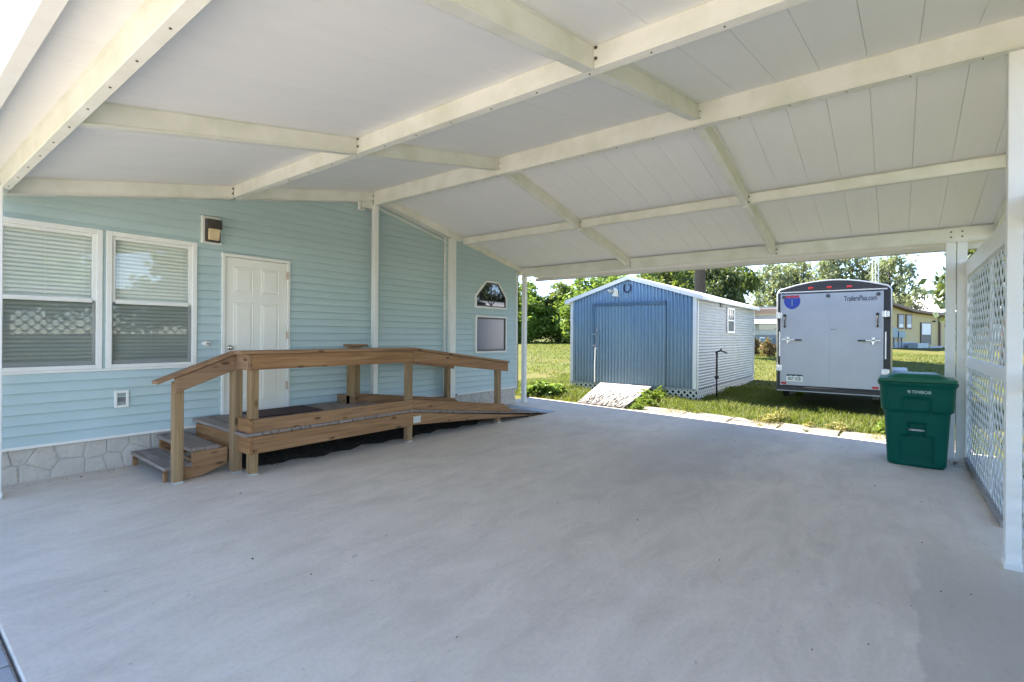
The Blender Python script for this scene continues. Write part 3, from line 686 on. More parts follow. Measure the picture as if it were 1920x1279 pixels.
# ------------------------------------------------------------------ lattice wall
lt = thing('lattice_screen', 'white lattice privacy screen with rails beside the green bin', 'lattice screen', (7.0, -.74, slab_z(-.74)))
LY = -.775
def lattice(x0, x1, z0, z1, y, pitch=.135, w=.034, t=.006, axis='x'):
    mb = MB(); s = pitch*math.sqrt(2)
    for sgn, yy in ((1, y), (-1, y+t+.001)):
        k0 = x0-(z1-z0)-s if sgn > 0 else x0-s; k = k0
        while k < x1+(z1-z0)+s:
            # line: x = k + sgn*(z - z0) ; clip to box
            if sgn > 0: za, zb = max(z0, z0+x0-k), min(z1, z0+x1-k)
            else: za, zb = max(z0, z0+k-x1), min(z1, z0+k-x0)
            if zb-za > .02:
                xa, xb = k+sgn*(za-z0), k+sgn*(zb-z0)
                h = w*.7071
                P = [(xa-h, za), (xa+h, za), (xb+h, zb), (xb-h, zb)]
                if axis == 'x': mb.prism([(p, yy, q) for p, q in P], (0, t, 0))
                else: mb.prism([(yy, p, q) for p, q in P], (t, 0, 0))
            k += s
    return mb
bays = ((5.16, 7.02), (7.06, 8.96))
for (xa, xb) in bays:
    obj('lattice_panel', lattice(xa, xb, 1.24, 2.33, LY), M['lattice'], lt, kind='stuff')
    obj('lattice_panel', lattice(xa, xb, -.10, 1.13, LY), M['lattice'], lt, kind='stuff')
for xa, xb in ((.82, 2.95), (2.98, 5.0)): obj('lattice_panel', lattice(xa, xb, 1.24, 2.33, LY), M['lattice'], lt, kind='stuff')
obj('top_rail', MB().box(.81, -.80, 2.31, 5.04, -.735, 2.515), M['post'], lt, bevel=.005)
obj('lattice_panel', lattice(.82, 2.95, -.12, 1.13, LY), M['lattice'], lt, kind='stuff'); obj('lattice_panel', lattice(2.98, 5.0, -.12, 1.13, LY), M['lattice'], lt, kind='stuff')
obj('top_rail', MB().box(5.14, -.80, 2.31, 9.0, -.735, 2.515), M['post'], lt, bevel=.005)
obj('mid_rail', MB().box(5.14, -.80, 1.115, 9.0, -.735, 1.235), M['post'], lt, bevel=.005)
obj('mid_rail', MB().box(.81, -.80, 1.115, 5.04, -.735, 1.235), M['post'], lt, bevel=.005)
for x in (7.04,): obj('stile', MB().box(x-.025, -.79, -.09, x+.025, -.762, 1.115).box(x-.025, -.79, 1.235, x+.025, -.762, 2.31), M['lattice'], lt, bevel=.003)
obj('stile', MB().box(8.93, -.80, -.09, 9.0, -.74, 1.115).box(8.93, -.80, 1.235, 9.0, -.74, 2.31), M['post'], lt, bevel=.003)
obj('sill_timber', MB().hexa([(6.12, -.93, -.19), (9.16, -.93, -.19), (9.16, -.735, -.19), (6.12, -.735, -.19), (6.12, -.93, -.10), (9.16, -.93, -.10), (9.16, -.735, -.10), (6.12, -.735, -.10)]), M['sill_x'], lt, bevel=.008)
obj('sill_timber', MB().box(.9, -.93, -.19, 4.9, -.80, -.10), M['sill_x'], lt, bevel=.008)

# ------------------------------------------------------------------ wooden landing and ramp
dk = thing('wooden_ramp', 'weathered wooden landing with handrails and ramp sloping down along wall', 'ramp', (4.6, 6.0, 0))
DZ, FX = .43, 5.40
def rz(x): return DZ if x < 4.76 else DZ-(x-4.76)*(DZ+.03)/3.5
x = 2.462; i = 0
while x < 4.74:
    z = DZ+rng.uniform(-.002, .002); yj = FX+.012+rng.uniform(-.008, .006)
    obj('deck_board', MB().hexa([(x, yj, z-.038), (min(x+.180, 4.757), yj, z-.038), (min(x+.180, 4.757), 6.775, z-.012), (x, 6.775, z-.012), (x, yj, z), (min(x+.180, 4.757), yj, z), (min(x+.180, 4.757), 6.775, z+.026), (x, 6.775, z+.026)]), M['deck_y'], dk, bevel=.004); x += .187; i += 1
x = 4.76
while x < 8.18:
    xb = min(x+.136, 8.2); za, zb = rz(x), rz(xb)
    obj('ramp_board', MB().hexa([(x+.003, FX+.012, za-.036), (xb, FX+.012, zb-.036), (xb, 6.62, zb-.036), (x+.003, 6.62, za-.036), (x+.003, FX+.012, za), (xb, FX+.012, zb), (xb, 6.62, zb), (x+.003, 6.62, za)]), M['deck_y'], dk, bevel=.003); x += .14
obj('ramp_plate', MB().hexa([(8.19, FX+.02, slab_z(5.5)+.001), (8.50, FX+.02, slab_z(5.5)+.001), (8.50, 6.6, slab_z(6.6)+.001), (8.19, 6.6, slab_z(6.6)+.001), (8.19, FX+.02, rz(8.19)+.004), (8.50, FX+.02, slab_z(5.5)+.006), (8.50, 6.6, slab_z(6.6)+.008), (8.19, 6.6, rz(8.19)+.008)]), M['skirt_grey'], dk)
W = lambda nm, mb, mt, **k: obj(nm, mb, M[mt], dk, bevel=.005, **k)
W('rim_joist', MB().box(2.545, FX, .205, 4.775, FX+.038, .388), 'wood_x')
W('rim_joist', MB().box(2.50, FX+.0, .205, 2.543, 6.77, .388), 'wood_y')
W('rim_joist', MB().box(4.79, 6.60, .19, 8.0, 6.63, .20) if False else MB().prism([(4.78, 6.58, .385), (8.2, 6.58, -.02), (4.78, 6.58, .20)], (0, .038, 0)), 'wood_x')
W('ramp_stringer', MB().prism([(4.78, FX, .386), (8.24, FX, rz(8.24)-.036), (8.16, FX, -.028), (7.9, FX, -.022), (4.78, FX, .212)], (0, .038, 0)), 'wood_x')
obj('joint_plate', MB().box(4.76, FX-.004, .235, 4.90, FX-.0005, .33), M['galv'], dk)
W('curb_board', MB().box(2.545, FX, .432, 4.77, FX+.04, .568), 'wood_x')
W('curb_board', MB().box(2.50, FX, .432, 2.543, 5.655, .575), 'wood_y')
def rc(x): return rz(x)+.004
W('curb_board', MB().prism([(4.772, FX, rc(4.772)), (4.772, FX, .565), (6.83, FX, rc(6.83)+.137), (7.06, FX, rc(7.06)+.03), (7.06, FX, rc(7.06))], (0, .04, 0)), 'wood_x')
W('curb_board', MB().prism([(4.50, 6.52, rc(4.5)), (4.50, 6.52, .575), (4.76, 6.52, .57), (6.75, 6.52, rc(6.75)+.137), (6.95, 6.52, rc(6.95)+.03), (6.95, 6.52, rc(6.95)), (4.76, 6.52, rc(4.76))], (0, .04, 0)), 'wood_x')
W('curb_board', MB().box(4.44, 6.36, .432, 4.48, 6.77, .575), 'wood_y')
def wpost(x, y, zt, w=.089, d=.089):
    zb = slab_z(y); p = W('rail_post', MB().box(x, y, zb+.004, x+w, y+d, zt), 'post_z')
    obj('post_bracket', MB().box(x-.002, y-.003, zb, x+w+.002, y+d, zb+.02), M['galv'], p); return p
wpost(2.53, 5.441, 1.262); wpost(2.455, 5.66, 1.265, .095, .11)
wpost(4.695, 5.441, 1.262); wpost(6.70, 5.441, 1.02)
wpost(4.44, 6.44, 1.30); wpost(4.62, 6.562, 1.28); wpost(6.60, 6.562, 1.02)
W('rail_board', MB().box(2.523, FX, 1.10, 4.762, FX+.039, 1.268), 'wood_x')
W('rail_board', MB().box(2.48, FX-.002, 1.10, 2.522, 5.76, 1.268), 'wood_y')
W('rail_board', MB().prism([(4.764, FX, 1.268), (4.764, FX, 1.105), (6.935, FX, .855), (6.935, FX, 1.0)], (0, .039, 0)), 'wood_x')
W('rail_cap', MB().box(2.40, FX-.022, 1.270, 4.765, FX+.145, 1.306), 'wood_x')
W('rail_cap', MB().prism([(4.766, FX-.022, 1.306), (4.766, FX-.022, 1.271), (6.95, FX-.022, 1.003), (6.95, FX-.022, 1.037)], (0, .16, 0)), 'wood_x')
W('rail_cap', MB().box(4.40, 6.40, 1.305, 4.73, 6.56, 1.338).box(4.56, 6.561, 1.285, 4.76, 6.66, 1.318), 'wood_x')
W('rail_board', MB().prism([(4.72, 6.524, 1.27), (4.72, 6.524, 1.13), (6.75, 6.524, .86), (6.75, 6.524, 1.0)], (0, .037, 0)), 'wood_x')
nl = MB()
def nail(x, z, y=FX): nl.tube([(x, y+.001, z), (x, y-.0012, z)], .0065, 6)
for x in (2.575, 4.735):
    for z in (1.14, 1.23, .465, .535, .24, .35): nail(x+rng.uniform(-.01, .01), z)
x = 2.75
while x < 4.7:
    for z in (.46, .54): nail(x+rng.uniform(-.01, .01), z+rng.uniform(-.008, .008))
    nail(x, .365); x += rng.uniform(.33, .42)
for x in (5.2, 5.7, 6.2, 6.7): nail(x, rc(x)+.035); nail(x+.02, rc(x)+.10)
for z in (.90, .97): nail(6.745, z)
obj('nail_head', nl, M['bolt'], dk, kind='stuff')
# stair handrail belongs to the steps
st = thing('wooden_steps', 'two grey wooden steps with a sloping handrail up to the landing', 'steps', (2.1, 6.2, slab_z(6.2)))
S_ = lambda nm, mb, mt, **k: obj(nm, mb, M[mt], st, bevel=.005, **k)
def tilt_board(xa, xb, ya, yb, z, th, sl=.022):   # a board that follows the fall of the slab
    za, zb_ = z, z+sl*(yb-ya)
    return MB().hexa([(xa, ya, za-th), (xb, ya, za-th), (xb, yb, zb_-th), (xa, yb, zb_-th), (xa, ya, za), (xb, ya, za), (xb, yb, zb_), (xa, yb, zb_)])
for (xa, xb, z) in ((1.845, 2.115, .138), (2.085, 2.375, .29)):
    w = (xb-xa)/2
    for k in range(2): S_('tread', tilt_board(xa+k*w+.003, xa+(k+1)*w-.003, 5.79, 6.775, z+rng.uniform(-.002, .002), .038), 'deck_y')
zb = slab_z(5.7)
for y0, dz in ((5.79, 0), (6.70, .02)):
    S_('stringer', MB().prism([(2.00, y0, zb+.002+dz), (2.20, y0, zb+.015+dz), (2.455, y0, zb+.10+dz), (2.455, y0, .25+dz), (2.105, y0, .25+dz), (2.105, y0, .098+dz), (1.99, y0, .098+dz)], (0, .042, 0)), 'wood_x')
    S_('stringer_foot', MB().box(1.865, y0+.05, zb+.003+dz, 1.905, y0+.09, .098+dz), 'wood_y')
S_('riser', MB().box(2.118, 5.84, .115, 2.14, 6.70, .17), 'wood_y')
p = S_('handrail_post', MB().box(1.905, 5.695, slab_z(5.7)+.003, 1.994, 5.78, 1.0), 'post_z'); obj('post_bracket', MB().box(1.903, 5.692, slab_z(5.7), 1.996, 5.782, slab_z(5.7)+.02), M['galv'], p)
S_('handrail_board', MB().prism([(1.905, 5.657, .885), (2.478, 5.657, 1.095), (2.478, 5.657, 1.255), (1.905, 5.657, 1.04)], (0, .036, 0)), 'wood_x')
S_('handrail_cap', MB().prism([(1.74, 5.635, .985), (2.478, 5.635, 1.262), (2.478, 5.635, 1.298), (1.74, 5.635, 1.018)], (0, .15, 0)), 'wood_x')
mt = MB().hexa([(3.0, 6.20, .451), (3.86, 6.20, .451), (3.86, 6.72, .461), (3.0, 6.72, .461), (3.005, 6.205, .463), (3.855, 6.205, .463), (3.855, 6.715, .473), (3.005, 6.715, .473)])
lone('doormat', mt, M['mat'], (3.43, 6.46, .434), 'dark brown doormat on the deck in front of the white door', 'doormat', bevel=.004)

# ------------------------------------------------------------------ green wheeled bin
BC = Vector((8.50, -.215, slab_z(-.2)))
bt = thing('wheeled_bin', 'large green wheeled refuse bin with closed lid by the corner post', 'bin', BC)
def ss(a, b, x): t = min(1, max(0, (x-a)/(b-a))); return t*t*(3-2*t)
def boxy(y, z, y0, y1, z0, z1, e=.012): return ss(y0-e, y0+e, y)*(1-ss(y1-e, y1+e, y))*ss(z0-e, z0+e, z)*(1-ss(z1-e, z1+e, z))
def outline(hx, hy, r, n=14, ns=26):
    pts = []
    for (cx_, cy_, a0) in ((-hx+r, -hy+r, 180), (hx-r, -hy+r, 270), (hx-r, hy-r, 0), (-hx+r, hy-r, 90)):
        for k in range(n): a = R(a0+90*k/(n-1)); pts.append((cx_+r*math.cos(a), cy_+r*math.sin(a), math.cos(a), math.sin(a)))
        nx_ = None
        nxt = {180: (0, 1), 270: (1, 0)}.get(a0)
    out = []
    m = len(pts)
    for i, p in enumerate(pts):
        out.append(p)
        q = pts[(i+1) % m]
        if math.hypot(p[0]-q[0], p[1]-q[1]) > .08:
            for k in range(1, ns): t = k/ns; out.append((p[0]+(q[0]-p[0])*t, p[1]+(q[1]-p[1])*t, p[2], p[3]))
    return out
mb = MB(); levels = [0, .006, .02]+list(np.linspace(.04, 1.02, 64)); rings = []
for z in levels:
    t = z/1.02; hx = .255+.075*t; hy = .298+.055*t
    if z < .03: k = (.03-z)*.6; hx -= k; hy -= k
    ring = []
    for (px, py, nx_, ny_) in outline(hx, hy, .085+.0*t):
        dd = 0.0
        front = nx_ < -.55
        if z > .66 and not (front and False): dd += .032*ss(.655, .685, z)
        if front:
            dd -= .032*boxy(py, z, -.135, .135, .64, .835)
            dd -= .034*boxy(py, z, -.165, .165, .05, .375, .010)
            dd -= .055*boxy(py, z, -.085, .085, .36, .53, .010)
        if z > .965: dd += .02*ss(.965, .985, z)
        lean = -.035*t
        ring.append((BC.x+px+nx_*dd+lean, BC.y+py+ny_*dd, BC.z+z*1.07))
    rings.append(ring)
for a_, b_ in zip(rings[:-1], rings[1:]): mb.ring(a_, b_)
mb.quad(*reversed(rings[0])); 
bb = obj('bin_body', mb, M['bin'], bt, smooth=True)
bm = bmesh.new(); bm.from_mesh(bb.data); bmesh.ops.remove_doubles(bm, verts=bm.verts, dist=.0002); bmesh.ops.recalc_face_normals(bm, faces=bm.faces); bm.to_mesh(bb.data); bm.free()
lv = [(1.018, .345, .372), (1.022, .365, .392), (1.052, .365, .392), (1.060, .352, .378), (1.062, .300, .325), (1.110, .255, .245), (1.122, .22, .21)]
lr = []
for z, hx, hy in lv: lr.append([(BC.x-.035+p[0]+(.02 if z > 1.07 else 0), BC.y+p[1], BC.z+z+.075) for p in outline(hx, hy, .06, 6, 4)])
mb = MB()
for a_, b_ in zip(lr[:-1], lr[1:]): mb.ring(a_, b_)
mb.quad(*lr[-1]); lid = obj('bin_lid', mb, M['binlid'], bt, bevel=.006, seg=2)
obj('lift_bar', MB().tube([(BC.x-.268, BC.y-.10, BC.z+.475), (BC.x-.268, BC.y+.10, BC.z+.475)], .013, 10), M['galv'], bt, smooth=True)
for s in (-1, 1):
    mb = MB().box(BC.x-.25, BC.y+s*.385-.014, BC.z+1.055, BC.x+.20, BC.y+s*.385+.014, BC.z+1.105); obj('side_handle', mb, M['bin'], bt, bevel=.008)
    w = obj('wheel', MB().tube([(BC.x+.30, BC.y+s*.26-.035, BC.z+.13), (BC.x+.30, BC.y+s*.26+.035, BC.z+.13)], .13, 20), M['rubber'], bt, bevel=.01)
text_mb('lettering', '95 TOWERCAR', .052, M['pale_ink'], bt, (BC.x-.388, BC.y+.095, BC.z+.955), .235)

# ------------------------------------------------------------------ shed
SX, SY0, SY1, SZ0 = 12.70, 3.94, 7.55, .19
SYM = (SY0+SY1)/2; SXB = 19.0
sh = thing('metal_shed', 'blue corrugated metal shed with white sides, roof and lattice skirt', 'shed', (15.8, SYM, gz(15.8, SYM)))
def gable(y): return 3.06-(3.06-2.50)*abs(y-SYM)/(SYM-SY0)
def corr_y(x, y0, y1, zb, zt, amp=.019, pitch=.096):    # vertical ribs on a wall facing -X
    n = int((y1-y0)/pitch)*8; mb = MB(); pr_ = None
    for i in range(n+1):
        y = y0+(y1-y0)*i/n; s = math.sin(2*math.pi*(y-y0)/pitch); s = max(-1, min(1, s*1.5)); xx = x-amp*s
        cur = len(mb.v); mb.v += [(xx, y, zb), (xx, y, zt(y))]
        if pr_ is not None: mb.f.append((pr_, cur, cur+1, pr_+1))
        pr_ = cur
    return mb
DY0, DY1, DZT = 4.74, 6.765, 2.33
obj('front_sheet', corr_y(SX, SY0+.05, SY1-.05, SZ0, gable), M['blue'], sh, smooth=True)
dr = obj('sliding_door', corr_y(SX-.045, DY0, DY1, SZ0-.01, lambda y: DZT), M['blue'], sh, smooth=True)
obj('door_track', MB().prism([(SX-.095, DY0-.03, DZT+.075), (SX-.03, DY0-.03, DZT+.09), (SX-.03, DY0-.03, DZT-.01), (SX-.085, DY0-.03, DZT+.0)], (0, DY1-DY0+.06, 0)), M['blue'], sh)
mb = MB(); mb.box(SX-.078, DY1-.05, SZ0, SX-.035, DY1+.012, DZT)
obj('door_jamb', MB().box(SX-.066, DY1-.006, SZ0, SX-.03, DY1+.014, DZT), M['blue'], sh)
obj('drop_bolt', MB().tube([(SX-.075, DY1-.035, SZ0-.0), (SX-.075, DY1-.03, .62), (SX-.075, DY1-.045, 1.15)], .016, 8).box(SX-.08, DY1-.09, 1.13, SX-.05, DY1-.02, 1.17), M['white'], dr)
obj('latch', MB().box(SX-.085, DY1-.07, 1.52, SX-.06, DY1+.06, 1.56).box(SX-.09, DY1-.11, 1.22, SX-.065, DY1-.09, 1.5), M['galv'], dr)
obj('latch', MB().box(SX-.085, DY1-.06, 1.19, SX-.06, DY1+.05, 1.24).tube([(SX-.08, DY1-.07, 1.62), (SX-.08, DY1-.09, 1.70)], .012, 6), M['galv'], dr)
# side sheets, horizontal ribs
def corr_z(y, x0, x1, zb, zt, amp=.009, pitch=.076, sg=-1):
    n = int((zt-zb)/pitch)*8; mb = MB(); p_ = None
    for i in range(n+1):
        z = zb+(zt-zb)*i/n; s = max(-1, min(1, 1.5*math.sin(2*math.pi*(z-zb)/pitch))); yy = y+sg*amp*s
        c = len(mb.v); mb.v += [(x0, yy, z), (x1, yy, z)]
        if p_ is not None: mb.f.append((p_, c, c+1, p_+1))
        p_ = c
    return mb
for k in range(3):
    xa = SX+.06+k*(SXB-SX-.1)/3; xb = SX+.06+(k+1)*(SXB-SX-.1)/3
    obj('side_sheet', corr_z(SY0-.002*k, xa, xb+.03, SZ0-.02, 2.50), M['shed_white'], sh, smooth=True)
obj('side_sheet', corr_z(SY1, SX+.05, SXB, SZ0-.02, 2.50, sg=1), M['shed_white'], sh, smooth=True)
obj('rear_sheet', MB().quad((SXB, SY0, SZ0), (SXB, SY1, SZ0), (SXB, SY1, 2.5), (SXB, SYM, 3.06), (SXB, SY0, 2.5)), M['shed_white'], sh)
for y0, y1 in ((SY0-.02, SY0+.09), (SY1-.07, SY1+.02)): obj('corner_trim', MB().box(SX-.03, y0, SZ0-.05, SX+.0, y1, 2.50).box(SX-.03, y0 if y0 < 5 else y1-.012, SZ0-.05, SX+.09, y0+.012 if y0 < 5 else y1, 2.50), M['white'], sh, bevel=.004)
obj('corner_trim', MB().box(SXB-.06, SY0-.02, SZ0-.05, SXB+.01, SY0-.008, 2.5), M['white'], sh)
obj('underfloor_shade_box', MB().box(SX+.02, SY0+.03, .0, SXB-.02, SY1-.03, SZ0-.02), M['dark'], sh)  # dark filler box, shade under the shed put into its colour
obj('base_trim', MB().box(SX-.035, SY0, SZ0-.05, SX-.005, SY1, SZ0-.005), M['skirt_grey'], sh)
for s in (-1, 1):
    ye = SYM+s*(SYM-SY0+.16); sl = (3.06-2.50)/(SYM-SY0); z_e = 3.085-sl*(SYM-SY0+.16)
    mb = MB(); xa, xb = SX-.10, SXB+.12
    mb.hexa([(xa, SYM, 3.085), (xb, SYM, 3.085), (xb, ye, z_e), (xa, ye, z_e), (xa, SYM, 3.115), (xb, SYM, 3.115), (xb, ye, z_e+.03), (xa, ye, z_e+.03)])
    xx = xa+.1
    while xx < xb:
        mb.hexa([(xx, SYM, 3.113), (xx+.03, SYM, 3.113), (xx+.03, ye, z_e+.028), (xx, ye, z_e+.028), (xx+.007, SYM, 3.132), (xx+.023, SYM, 3.132), (xx+.023, ye, z_e+.047), (xx+.007, ye, z_e+.047)]); xx += .3
    obj('roof_sheet', mb, M['roof_white'], sh)
    obj('gable_trim', MB().hexa([(SX-.115, SYM, 3.02), (SX-.098, SYM, 3.02), (SX-.098, ye, z_e-.065), (SX-.115, ye, z_e-.065), (SX-.115, SYM, 3.125), (SX-.098, SYM, 3.125), (SX-.098, ye, z_e+.04), (SX-.115, ye, z_e+.04)]), M['white'], sh)
    obj('eave_trim', MB().box(xa, ye-.012, z_e-.06, xb, ye+.012, z_e+.02), M['white'], sh)
wy = SY0-.012
mb = MB(); a, b, c, d = 15.45, 16.25, 1.60, 2.36; t = .06
mb.box(a, wy-.03, c, a+t, wy, d).box(b-t, wy-.03, c, b, wy, d).box(a+t, wy-.03, d-t, b-t, wy, d).box(a+t, wy-.03, c, b-t, wy, c+t).box(a+t, wy-.02, 1.96, b-t, wy, 2.0)
for k in (1, 2): x = a+t+(b-a-2*t)*k/3; mb.box(x-.012, wy-.018, 2.0, x+.012, wy-.002, d-t)
mb.box(a+t, wy-.018, 2.14, b-t, wy-.002, 2.165)
w = obj('shed_window', mb, M['white'], sh, bevel=.004)
obj('glass', MB().quad((a+t, wy-.004, c+t), (b-t, wy-.004, c+t), (b-t, wy-.004, d-t), (a+t, wy-.004, d-t)), M['darkglass'], w)
mb = MB().box(14.74, wy-.02, 2.33, 14.98, wy, 2.49)
for k in range(4): mb.box(14.75, wy-.032, 2.345+k*.035, 14.97, wy-.02, 2.36+k*.035)
obj('side_vent', mb, M['grille'], sh)
obj('skirt_lattice', lattice(SY0-.01, SY1+.01, -.14, SZ0-.03, SX-.03, .105, .040, .008, 'y'), M['lattice'], sh, kind='stuff')
obj('skirt_lattice', lattice(SX-.02, SXB, -.14, SZ0-.03, SY0-.03, .105, .040, .008, 'x'), M['lattice'], sh, kind='stuff')
# things fixed to the shed gable
mb = MB(); hs = []
for k in range(19):
    a = R(-62+304*k/18-180+0) ; a = R(118+304*k/18); hs.append((SX-.03, 5.79+.098*math.cos(a), 2.80+.118*math.sin(a)))
mb.tube(hs, [.012]+[.019]*17+[.012], 8); lone('horseshoe', mb, M['ink'], (SX-.01, 5.79, 2.68), 'black horseshoe nailed under the shed gable peak', 'horseshoe', smooth=True)
orn = thing('gable_ornament', 'small white winged ornament hung on blue gable left of horseshoe', 'ornament', (SX-.012, 6.15, 2.60))
def disc(cy, cz, ry, rz_, tilt, dome=.04, n=16, x=SX-.02):
    mb = MB(); rr = []
    for f, h in ((1, 0), (.8, .6), (.45, .92)):
        rr.append([(x-dome*h, cy+f*(ry*math.cos(a)*math.cos(tilt)-rz_*math.sin(a)*math.sin(tilt)), cz+f*(ry*math.cos(a)*math.sin(tilt)+rz_*math.sin(a)*math.cos(tilt))) for a in [2*math.pi*k/n for k in range(n)]])
    mb.ring(rr[0], rr[1]); mb.ring(rr[1], rr[2]); mb.quad(*rr[2]); return mb
obj('ornament_body', disc(6.135, 2.665, .085, .075, .5), M['ceramic'], orn, smooth=True)
obj('ornament_wing', disc(6.125, 2.755, .05, .085, -.7, .03, x=SX-.035), M['white'], orn, smooth=True)
obj('ornament_wing', disc(6.14, 2.61, .11, .035, .15, .03, x=SX-.035), M['white'], orn, smooth=True)
obj('ornament_wing', disc(6.335, 2.755, .055, .035, .3, .03), M['white'], orn, smooth=True)
obj('ornament_neck', disc(6.255, 2.725, .075, .018, -.5, .025), M['ceramic'], orn, smooth=True)
# ramp up to the shed door
P = [(9.90, 4.60, slab_z(4.6)-.015), (12.66, 5.06, .165), (12.66, 6.56, .165), (9.90, 5.72, slab_z(5.7)-.015)]
rp = MB(); n = 24; m_ = 16; gridp = []
for i in range(n+1):
    row = []
    for j in range(m_+1):
        s, t = i/n, j/m_; a = Vector(P[0]).lerp(Vector(P[1]), s); b = Vector(P[3]).lerp(Vector(P[2]), s); q = a.lerp(b, t)
        row.append((q.x+(rng.uniform(-.03, .03) if i == 0 else 0), q.y, q.z+.03+rng.uniform(-.004, .004)*(1-s)))
    gridp.append(row)
for i in range(n):
    for j in range(m_): rp.quad(gridp[i][j], gridp[i+1][j], gridp[i+1][j+1], gridp[i][j+1])
rp.hexa([Vector(p)+Vector((0.03, 0, -.012)) for p in P]+[Vector(p)+Vector((0.03, 0, .022)) for p in P])
rmp = thing('plywood_ramp', 'peeling white plywood ramp leaning up to the blue shed door', 'ramp', (11.3, 5.5, -.03))
obj('ramp_sheet', rp, M['ply'], rmp)
sp = MB()
for k in range(60):
    s = rng.random()**2*.55; t = rng.uniform(.03, .97); a = Vector(P[0]).lerp(Vector(P[1]), s); b = Vector(P[3]).lerp(Vector(P[2]), s); q = a.lerp(b, t)
    d = (Vector(P[1]).lerp(Vector(P[2]), t)-Vector(P[0]).lerp(Vector(P[3]), t)).normalized(); L = rng.uniform(.15, .5); wd = rng.uniform(.012, .03); sd2 = Vector((-d.y, d.x, 0)).normalized()*wd
    q = q+Vector((0, 0, .036)); e = q+d*L; lift = Vector((0, 0, rng.uniform(.01, .035)))
    sp.quad(q+lift, e, e+sd2, q+sd2+lift)
obj('peeled_strip', sp, M['ply'], rmp, kind='stuff')
pole = thing('garden_standpipe', 'black standpipe with a side spout beside the white shed wall', 'standpipe', (13.62, 3.70, gz(13.6, 3.7)))
obj('pipe', MB().tube([(13.62, 3.70, -.16), (13.62, 3.705, .30), (13.60, 3.70, .62), (13.61, 3.70, 1.08)], [.026, .019, .027, .027], 10), M['black'], pole, smooth=True)
obj('pipe_collar', MB().tube([(13.612, 3.70, .40), (13.612, 3.70, .47)], .05, 10), M['black'], pole)
obj('spout', MB().tube([(13.61, 3.74, 1.08), (13.62, 3.62, 1.13), (13.63, 3.50, 1.09), (13.64, 3.45, 1.06)], [.024, .022, .018, .015], 8).tube([(13.62, 3.60, 1.12), (13.62, 3.60, 1.19)], .02, 6), M['black'], pole, smooth=True)

# ------------------------------------------------------------------ enclosed trailer
TX, TY0, TY1, TXB = 13.0, .075, 2.19, 17.8
tl = thing('cargo_trailer', 'white enclosed cargo trailer with black rear frame parked on grass', 'trailer', (15.2, 1.13, gz(15.2, 1.1)))
TC = (TY0+TY1)/2; hw = (TY1-TY0)/2
def profile(inset=0.0, zb=.27):
    pts = [(TY0+inset, zb+inset)]
    h = hw-inset; r = .13
    def roof(y): return 2.755-inset-.20*((y-TC)/hw)**2
    ys2 = [TY0+inset]+[TY0+inset+r*(1-math.cos(R(a))) for a in (15, 30, 50, 70, 90)]
    zz = [roof(TY0+r)-r+.0]+[roof(TY0+r)-r+r*math.sin(R(a)) for a in (15, 30, 50, 70, 90)]
    left = list(zip(ys2, zz)); mid = [(y, roof(y)) for y in np.linspace(TY0+inset+r+.1, TY1-inset-r-.1, 11)]
    right = [(2*TC-y, z) for y, z in reversed(left)]
    return pts+left+mid+right+[(TY1-inset, zb+inset)]
pf = profile()
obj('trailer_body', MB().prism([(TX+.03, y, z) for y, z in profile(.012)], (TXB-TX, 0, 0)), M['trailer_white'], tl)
obj('rear_frame', MB().prism([(TX, y, z) for y, z in profile(.010, .30)], (.06, 0, 0)), M['black'], tl)
edge = [(TX-.002, y, z) for y, z in pf[1:-1]]; edge = [(TX-.002, TY0, .30)]+edge+[(TX-.002, TY1, .30)]
obj('edge_trim', MB().tube(edge, .016, 6), M['galv'], tl, smooth=True)
mb = MB().box(TX+.05, TY0-.004, .42, TXB, TY0-.001, 2.45); obj('side_stripe', mb, M['black'], tl)
dor = obj('ramp_door', MB().box(TX-.035, .215, .395, TX-.001, 2.11, 2.475), M['trailer_white'], tl, bevel=.008, seg=2)
obj('door_edge', MB().box(TX-.042, .205, .39, TX-.03, .245, 2.48).box(TX-.042, 2.08, .39, TX-.03, 2.12, 2.48), M['trailer_white'], dor)
obj('door_seam', MB().box(TX-.0365, 1.150, .45, TX-.0345, 1.157, 2.43), M['skirt_grey'], dor)
obj('drip_rail', MB().box(TX-.05, .14, 2.497, TX-.001, 2.17, 2.525), M['trailer_white'], tl, bevel=.004)
for y in (1.52, 1.165, .80): obj('clearance_light', MB().box(TX-.022, y-.05, 2.575, TX, y+.05, 2.62), M['redlens'], tl, bevel=.01, seg=2)
for y in (2.045, .335): obj('reflector', MB().box(TX-.048, y-.055, .42, TX-.034, y+.055, .465), M['redlens'], tl, bevel=.004)
for y, z in ((2.05, 2.41), (1.19, 2.41), (.295, 2.41)):
    r_ = [[(xx, y+rr*math.cos(a), z+rr*math.sin(a)) for a in [2*math.pi*k/18 for k in range(18)]] for rr, xx in ((.036, TX-.034), (.036, TX-.055), (.016, TX-.055), (.016, TX-.040))]
    mb = MB().ring(r_[0], r_[1]); mb.ring(r_[1], r_[2]); mb.ring(r_[2], r_[3]); obj('rubber_stop', mb, M['rubber'], dor)
for y0, y1 in ((2.08, 2.20), (.10, .235)):
    for z in (1.93, .72): obj('hinge', MB().box(TX-.055, y0, z, TX-.003, y1, z+.12).tube([(TX-.05, (y0+y1)/2, z-.01), (TX-.05, (y0+y1)/2, z+.13)], .014, 8), M['galv'], tl, bevel=.004)
    obj('side_bar', MB().box(TX-.012, (y0+y1)/2-.012, 1.05, TX-.001, (y0+y1)/2+.012, 1.62), M['galv'], tl)
